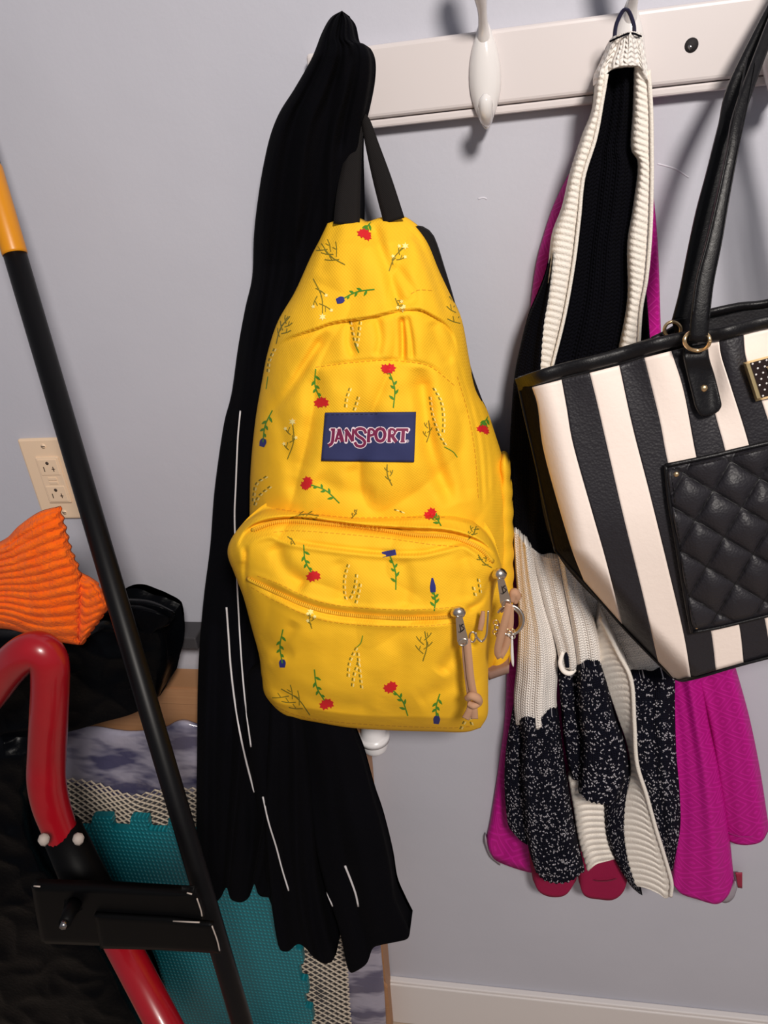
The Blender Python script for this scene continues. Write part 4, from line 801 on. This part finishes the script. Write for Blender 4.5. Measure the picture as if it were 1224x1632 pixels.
# handle tab and ring
TABL = [(1091, 556), (1090, 572), (1096, 600), (1104, 632), (1108, 648), (1114, 660)]
TABR = [(1128, 549), (1131, 572), (1139, 598), (1147, 630), (1150, 646), (1146, 655)]
def ytab(px, py, u, v): return yface(px, py) - .006 - .004 * np.exp(-((py - 570) / 14) ** 2) - .0025 * prof(u, 6, 2) - .002 * prof(v, 8, 2)
patch('handle_tab', TABL, TABR, None, [(1114, 660), (1122, 664), (1138, 660), (1146, 655)], 24, 60, ytab, MT['lstrap'], hb, back=.005, key='hb')
rivet(1122, 619, -.0105, hb, 6)
for pts in ([(1099, 588), (1109, 630), (1117, 652), (1124, 656), (1142, 649), (1140, 628), (1131, 594)],): hseam(pts, 1.0, .0006, dash=4, gap=2)
strap3('handle_tab', [(1396, 484, -.172), (1404, 520, -.172), (1424, 600, -.172)], [15, 19, 19], MT['lstrap'], hb, .006)
ptube('handle_ring', [(1399 + 20 * math.cos(a), 490 + 15 * math.sin(a), -.174, 3.2) for a in np.linspace(0, 6.283, 28)], MT['gold'], hb, seg=12)
ptube('handle_ring', [(1111 + 20 * math.cos(a), 543 + 15 * math.sin(a) * 1.05, -.172 - .004 * math.cos(a * 2), 3.2) for a in np.linspace(0, 6.283, 28)], MT['gold'], hb, seg=12)
ptube('handle_ring', [(1072 + 13 * math.cos(a), 526 + 13 * math.sin(a), -.132, 2.8) for a in np.linspace(0, 6.283, 24)], MT['gold'], hb, seg=10)
HK = at(773, 118, RY) + np.array([.254, 0, 0])
def over(dx, dy, dz): q = HK + np.array([dx, dy, dz]); a, b = proj(q); return (a, b, float(q[1]))
strap3('rear_handle', [(1084, 516, -.128), (1097, 470, -.125), (1112, 400, -.12), (1125, 340, -.115), (1141, 280, -.11), (1160, 205, -.102), (1180, 130, -.082), over(-.008, -.030, .040), over(.001, -.030, .0535), over(.010, -.030, .040), (1262, 100, -.075), (1310, 250, -.10), (1360, 400, -.12), (1392, 470, -.126)], [13, 14, 15, 15, 15, 15, 15, 9, 8, 9, 13, 14, 14, 13], MT['lstrap'], hb, .004)
strap3('rear_tab', [(1084, 508, -.131), (1090, 540, -.128), (1094, 560, -.128)], [13, 12, 11], MT['lstrap'], hb, .003)
fh = strap3('front_handle', [(1113, 545, -.176), (1117, 505, -.174), (1124, 450, -.168), (1139, 385, -.160), (1152, 320, -.150), (1168, 240, -.138), (1184, 165, -.120), over(-.009, -.040, .041), over(.001, -.040, .0585), over(.011, -.040, .043), (1272, 110, -.11), (1325, 260, -.14), (1375, 400, -.165), (1400, 490, -.172)], [14, 14.5, 14, 12, 10, 9, 9, 8, 8, 8, 12, 13, 14, 14], MT['lstrap'], hb, .004)
for sgn, wv in ((-1, 1.5), (1, 1.0)):
    A = [(1117, 505, -.1765, 14.5), (1124, 450, -.1705, 14), (1139, 385, -.1625, 12), (1152, 320, -.1525, 10), (1168, 240, -.1405, 9), (1184, 165, -.1225, 9), (1198, 95, -.1045, 9)]
    ptube('handle_edging', [(x + sgn * (h - 1.5), y + sgn * .25 * h, Y_, wv) for x, y, Y_, h in A], MT['lstrap'], hb, seg=8)
# metal plaque
PQ = [(1184, 578), (1320, 542), (1342, 604), (1204, 640)]
def pq(s, t): q = quadmap(PQ, s, t); return q
def slab(name, s0, t0, s1, t1, y0, y1, mat, parent, bev=0):
    co = [pq(s0, t0), pq(s1, t0), pq(s1, t1), pq(s0, t1)]; Yb = -.165
    ci = [pq(s0 + bev, t0 + bev * 2), pq(s1 - bev, t0 + bev * 2), pq(s1 - bev, t1 - bev * 2), pq(s0 + bev, t1 - bev * 2)]
    V = [at(q[0], q[1], Yb + y0) for q in co] + [at(q[0], q[1], Yb + y1) for q in ci]
    return mesh(name, V, [(3, 2, 1, 0), (4, 5, 6, 7)] + [(i, (i + 1) % 4, (i + 1) % 4 + 4, i + 4) for i in range(4)], mat, parent, False)
pl = slab('name_plate', 0, 0, 1, 1, 0, -.006, plain('bright_gold', srgb(255, 232, 176), .42, 1.0), hb, .03); pl['label'] = 'gold framed plate with raised gold letters'
slab('plate_face', .075, .05, .95, .95, -.0055, -.0066, plain('dark_enamel', srgb(40, 28, 26), .25), pl)
for i in range(11):
    for j in range(7):
        s, t = .10 + .082 * i + (.04 if j % 2 else 0), .09 + .137 * j
        if s < .93 and not (.24 < s < .8 and .25 < t < .75):
            q = pq(s, t); c = at(q[0], q[1], -.1718); ball('stud', c, .0009, MT['hook'], pl, (1, .5, 1), 8)
let = slab('letter_block', .24, .27, .78, .72, -.0066, -.0085, MT['gold'], pl, .005)
for a in ((.27, .32, .33, .67), (.33, .46, .39, .56), (.39, .32, .45, .67), (.5, .32, .56, .67), (.6, .32, .72, .4), (.6, .6, .72, .67)): slab('raised_letter', a[0], a[1], a[2], a[3], -.0085, -.0098, bpy.data.materials['bright_gold'], let, .004)
# ------------------------------------------------------------------ cardboard box, film bag, net, foam mat
bx = thing('cardboard_box', 'tall flat brown cardboard box standing against the wall behind the foam mat', 'box', (-.6, -.03, ZF))
zt = float(at(280, 1097, -.05)[2])
def prism(name, P, y0, y1, mat, parent, bev=0):
    bm = bmesh.new(); a = [bm.verts.new((p[0], y0, p[1])) for p in P]; b = [bm.verts.new((p[0], y1, p[1])) for p in P]; n = len(P)
    bm.faces.new(a); bm.faces.new(b[::-1])
    for i in range(n): bm.faces.new((a[(i + 1) % n], a[i], b[i], b[(i + 1) % n]))
    bmesh.ops.recalc_face_normals(bm, faces=bm.faces[:])
    if bev: bmesh.ops.bevel(bm, geom=bm.edges[:], offset=bev, segments=2, affect='EDGES')
    me = bpy.data.meshes.new(name); bm.to_mesh(me); bm.free(); return link(name, me, mat, parent)
prism('side_wall', [(-1.25, ZF), (-.252, ZF), (-.222, -.75), (-.232, zt), (-1.25, zt)], -.048, -.004, MT['card'], bx, .002)
prism('top_flap', [(-1.25, zt - .03), (-.30, zt - .028), (-.30, zt + .001), (-1.25, zt + .002)], -.052, -.049, MT['card'], bx, .001)
prism('corner_fold', [(-.262, ZF + .01), (-.246, ZF + .01), (-.240, -1.33), (-.252, -1.31)], -.056, -.049, MT['card'], bx, .001)
fb = thing('plastic_bag', 'shiny lavender grey plastic film bag bulging above the beige net', 'plastic bag', at(300, 1250, -.055))
def yfilm(px, py, u, v):
    return -.060 - .006 * prof(u, 10, 2) * np.clip(v / .04, 0, 1) ** .5 - .004 * vnoise(px / 16, py / 13, 31) - .003 * vnoise(px / 7 + py / 16, py / 20, 32)
patch('film_front', [(50, 1172), (50, 1400), (50, 1690)], [(575, 1190), (596, 1400), (611, 1560), (618, 1690)], [(50, 1172), (100, 1163), (150, 1158), (200, 1166), (255, 1162), (285, 1150), (318, 1156), (400, 1172), (500, 1180), (575, 1190)], None, 130, 120, yfilm, MT['film'], fb, back=BK(-.0575))
nt = thing('net_bag', 'beige diamond mesh net draped between plastic film and teal foam mat', 'net', at(300, 1300, -.075))
def net():
    nc, nr = 62, 104; PX, PY, U, V = coons([(92, 1238), (92, 1450), (92, 1690)], [(545, 1290), (556, 1400), (556, 1550), (566, 1690)], [(92, 1238), (150, 1246), (210, 1266), (260, 1256), (320, 1256), (420, 1262), (545, 1290)], None, nc, nr)
    Y = -.077 - .003 * np.sin(U * 40 + 1.5 * np.sin(V * 4)) * np.clip((U - .55) * 4, 0, 1) - .002 * vnoise(PX / 20, PY / 16, 3)
    W = at(PX, PY, Y); bm = bmesh.new(); vs = {}
    def vv(i, j):
        if (i, j) not in vs: vs[(i, j)] = bm.verts.new(tuple(W[j, i]))
        return vs[(i, j)]
    for j in range(0, nr - 2):
        for i in range(1, nc - 1):
            if (i + j) % 2 == 1: bm.faces.new((vv(i, j), vv(i - 1, j + 1), vv(i, j + 2), vv(i + 1, j + 1)))
    me = bpy.data.meshes.new('netting'); bm.to_mesh(me); bm.free(); o = link('netting', me, MT['net'], nt)
    md = o.modifiers.new('strands', 'WIREFRAME'); md.thickness = .0034; md.use_even_offset = False; md.use_replace = True; o['kind'] = 'stuff'
net()
patch('net_shade_sheet', [(96, 1246), (96, 1450), (96, 1690)], [(543, 1296), (552, 1400), (552, 1550), (562, 1690)], [(96, 1246), (210, 1274), (320, 1264), (543, 1296)], None, 30, 30, -.0745, MT['dark'], nt, back=.001)  # added dark sheet; shade seen through the net's holes is put into its colour
mt_ = thing('foam_mat', 'teal textured foam puzzle mat with notched edge leaning behind black pole', 'foam mat', at(300, 1650, -.09))
YM = -.096
top = [(50, 1304), (100, 1303), (104, 1322), (143, 1321), (147, 1302), (177, 1302), (180, 1321), (205, 1323), (208, 1303), (235, 1305), (238, 1324), (266, 1325), (268, 1306), (298, 1308), (301, 1327), (330, 1328), (333, 1309), (362, 1311), (366, 1330), (396, 1331), (399, 1312), (428, 1313), (452, 1330)]
right = [(462, 1440), (472, 1512), (481, 1514), (484, 1536), (476, 1538), (480, 1562), (489, 1563), (492, 1583), (484, 1585), (488, 1606), (497, 1608), (500, 1626), (493, 1629), (500, 1665)]
def poly_world(pts, Y): return [tuple(at(x, y, Y)[[0, 2]]) for x, y in pts]
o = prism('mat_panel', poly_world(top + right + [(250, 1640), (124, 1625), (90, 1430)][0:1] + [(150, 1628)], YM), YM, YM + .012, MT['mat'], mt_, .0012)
# ------------------------------------------------------------------ black vinyl jacket heap
vj = thing('vinyl_jacket', 'crinkled shiny black jacket heaped at lower left under the orange blanket', 'jacket', at(100, 1300, -.18))
def ycr(base, seed, a=1.0, edge=.03):
    def f(px, py, u, v):
        r1 = 1 - np.abs(vnoise(px / 26, py / 20, seed)); r2 = 1 - np.abs(vnoise(px / 11, py / 9, seed + 1))
        b = base(px, py, u, v) if callable(base) else base
        return b - edge * prof(u, 4, 2) * np.clip(v / .1, 0, 1) ** .5 - a * (.012 * r1 + .004 * r2)
    return f
patch('gathered_top', [(-70, 1000), (-70, 1100), (-70, 1185)], [(262, 1000), (266, 1030), (268, 1060), (262, 1085), (256, 1108)], [(-70, 1000), (40, 1002), (120, 1006), (170, 985), (215, 992), (262, 1000)], [(-70, 1185), (40, 1178), (110, 1166), (160, 1152), (215, 1136), (256, 1108)], 130, 80,
      ycr(lambda px, py, u, v: -.10 - .07 * (1 - u), 41), MT['crink'], vj, back=BK(-.062), key='vj')
patch('collar_flap', [(150, 985), (160, 1020), (185, 1040)], [(271, 983), (273, 990), (266, 998), (250, 1002)], [(150, 985), (180, 966), (210, 963), (240, 968), (271, 983)], [(185, 1040), (215, 1038), (232, 1022), (250, 1002)], 40, 30, ycr(-.125, 43, .4, .012), MT['crink'], vj, back=.012)
patch('hanging_front', [(-70, 1165), (-70, 1400), (-70, 1720)], [(120, 1150), (70, 1200), (46, 1260), (56, 1340), (98, 1412), (145, 1480), (190, 1560), (228, 1640), (250, 1720)], None, None, 110, 170, ycr(lambda px, py, u, v: -.155 - .03 * v - .02 * (1 - u), 45), MT['crink'], vj, back=BK(-.12), key='vj')
bl = thing('blanket', 'bright orange ribbed chenille blanket folded over black jacket heap at left', 'blanket', at(60, 1000, -.22))
def ych(base, n, seed, dirv=(0, 1)):
    def f(px, py, u, v):
        w_ = v * n + .5 * np.sin(u * 5 + seed) + .45 * vnoise(px / 20, py / 30, seed)
        sl = np.abs(np.sin(np.pi * w_)); return base - .02 * prof(u, 3, 2) * prof(v, 6, 2) - .0024 * sl - .0005 * np.abs(np.sin(px / 3.2 + seed)) * np.abs(np.sin(py / 3.6)) - .002 * vnoise(px / 6, py / 6, seed)
    return f
patch('front_fold', [(-70, 905), (-70, 960), (-70, 1010)], [(93, 809), (101, 840), (111, 878), (123, 908), (128, 940), (126, 985), (123, 1028)], [(-70, 905), (-20, 875), (10, 858), (30, 838), (60, 818), (93, 809)], [(-70, 1005), (0, 1000), (45, 1010), (90, 1022), (123, 1028)], 120, 170, ych(-.215, 14, 1), MT['orange'], bl, back=.004, jag=lambda X, Y, U, V: (X + 1.8 * np.sin(V * 90) * (U > .97), Y))
patch('rear_fold', [(118, 908), (122, 960), (124, 1028)], [(152, 930), (166, 955), (171, 968), (158, 990), (146, 1006), (131, 1028)], [(118, 908), (128, 916), (140, 922), (152, 930)], None, 50, 80, ych(-.20, 8, 3), MT['orange'], bl, back=.004, jag=lambda X, Y, U, V: (X + 1.6 * np.sin(V * 60) * (U > .97), Y))
# ------------------------------------------------------------------ leaning pole
p0 = at(-30, 222, -.075); p1 = at(400, 1632, -.40)
def on_pole(px): # param where the pole projects to a given pixel column on its centre line
    lo, hi = 0, 1.2
    for _ in range(40):
        m_ = (lo + hi) / 2; q = p0 + (p1 - p0) * m_; c = M.T @ (q - CAM); x = CX + F * c[0] / c[2]
        lo, hi = (m_, hi) if x < px else (lo, m_)
    return p0 + (p1 - p0) * m_
# centre line of the tube as photographed
p0 = at(-22, 250, -.085); p1 = at(386, 1632, -.385)
pe = p0 + (p1 - p0) * ((ZF + .012 - p0[2]) / (p1[2] - p0[2])); pt = p0 - (p1 - p0) * .12
po = thing('pole', 'long straight black metal pole with amber sleeve leaning against the wall', 'pole', pe)
tube('shaft', [pt, pe], .0112, MT['polem'], po, 32, False)
gb = on_pole(24); ga = on_pole(-17); ga = ga + (ga - gb) * .02
tube('grip_sleeve', [ga, ga + (gb - ga) * .03, ga + (gb - ga) * .97, gb], [.0112, .0121, .0121, .0118], MT['grip'], po, 32, False)
ball('rubber_foot', pe, .015, MT['blke'], po, (1, 1, .8))
# ------------------------------------------------------------------ red and black folding frame
fr = thing('folding_frame', 'red and black painted steel tube frame with black bracket at lower left', 'metal frame', at(280, 1640, -.38))
ptube('bent_handle', [(-60, 1150, -.29, 30), (-20, 1106, -.295, 30), (10, 1068, -.30, 30), (38, 1042, -.305, 30), (62, 1036, -.305, 30), (78, 1054, -.305, 29.5), (80, 1090, -.305, 29), (78, 1140, -.305, 29), (75, 1200, -.305, 29), (74, 1240, -.31, 29), (80, 1278, -.315, 28), (92, 1314, -.32, 26), (104, 1345, -.325, 25)], MT['rede'], fr, seg=28)
c0 = at(95, 1322, -.323); c1 = at(212, 1640, -.40)
ptube('black_sleeve', [(98, 1322, -.318, 30), (134, 1400, -.335, 33), (172, 1470, -.352, 35)], MT['blke'], fr, seg=24, smooth=False)
for x, y in ((68, 1334), (123, 1333)): ptube('collar_pin', [(x, y, -.348, 6), (x + 2, y + 4, -.356, 9), (x + 3, y + 10, -.352, 5)], MT['chip'], fr, seg=8)
q0, q1 = at(186, 1490, -.335), at(276, 1660, -.395); qe = q0 + (q1 - q0) * ((ZF + .01 - q0[2]) / (q1[2] - q0[2]))
tube('red_leg', [q0 - (q1 - q0) * .6, q1, q1 + (qe - q1) * 1.0], pxr(q0, 25), MT['rede'], fr, 28, False)
def ybr(px, py, u, v): return -.405 - .002 * prof(u, 60, 2) * prof(v, 30, 2)
patch('bracket', [(50, 1412), (56, 1450), (66, 1504)], [(308, 1424), (318, 1440), (324, 1462)], [(50, 1412), (150, 1415), (308, 1424)], [(66, 1504), (180, 1508), (300, 1500), (324, 1462)], 40, 20, ybr, MT['blke'], fr, back=.008, smooth=False)
patch('bracket_plate', [(150, 1455), (160, 1512)], [(338, 1474), (351, 1520)], [(150, 1462), (270, 1467), (338, 1474)], [(160, 1512), (250, 1514), (351, 1520)], 30, 12, lambda px, py, u, v: -.411 - .001 * prof(u, 60, 2) * prof(v, 30, 2), MT['blke'], fr, back=.004, smooth=False)
for pts in ([(298, 1423), (306, 1425)], [(314, 1432), (320, 1450), (322, 1460)], [(276, 1468), (318, 1470)], [(338, 1476), (346, 1498), (350, 1515)], [(54, 1412), (64, 1413)]):
    ptube('chipped_edge', [(x, y, -.4125 if x > 200 and y > 1465 else -.4075, 1.2) for x, y in pts], MT['chip'], fr, seg=6)
ptube('bolt', [(122, 1434, -.40, 12), (112, 1452, -.425, 11), (104, 1470, -.44, 10)], MT['blke'], fr, seg=16, smooth=False)
ptube('bolt_head', [(122, 1432, -.398, 20), (120, 1437, -.405, 19)], MT['blke'], fr, seg=6, smooth=False)
ptube('nut', [(103, 1470, -.441, 6), (100, 1478, -.446, 6)], MT['steel'], fr, seg=6, smooth=False)
r0, r1 = at(175, 1000, -.10), at(340, 1024, -.10)
x0b, x1b = at(150, 1010, -.034)[0], at(319, 1024, -.034)[0]; zb = float(at(300, 1010, -.034)[2])
box('crossbar', (x0b, -.044, zb - .020), (x1b, -.004, zb), plain('grey_steel_bar', srgb(62, 60, 63), .5), fr, .002)
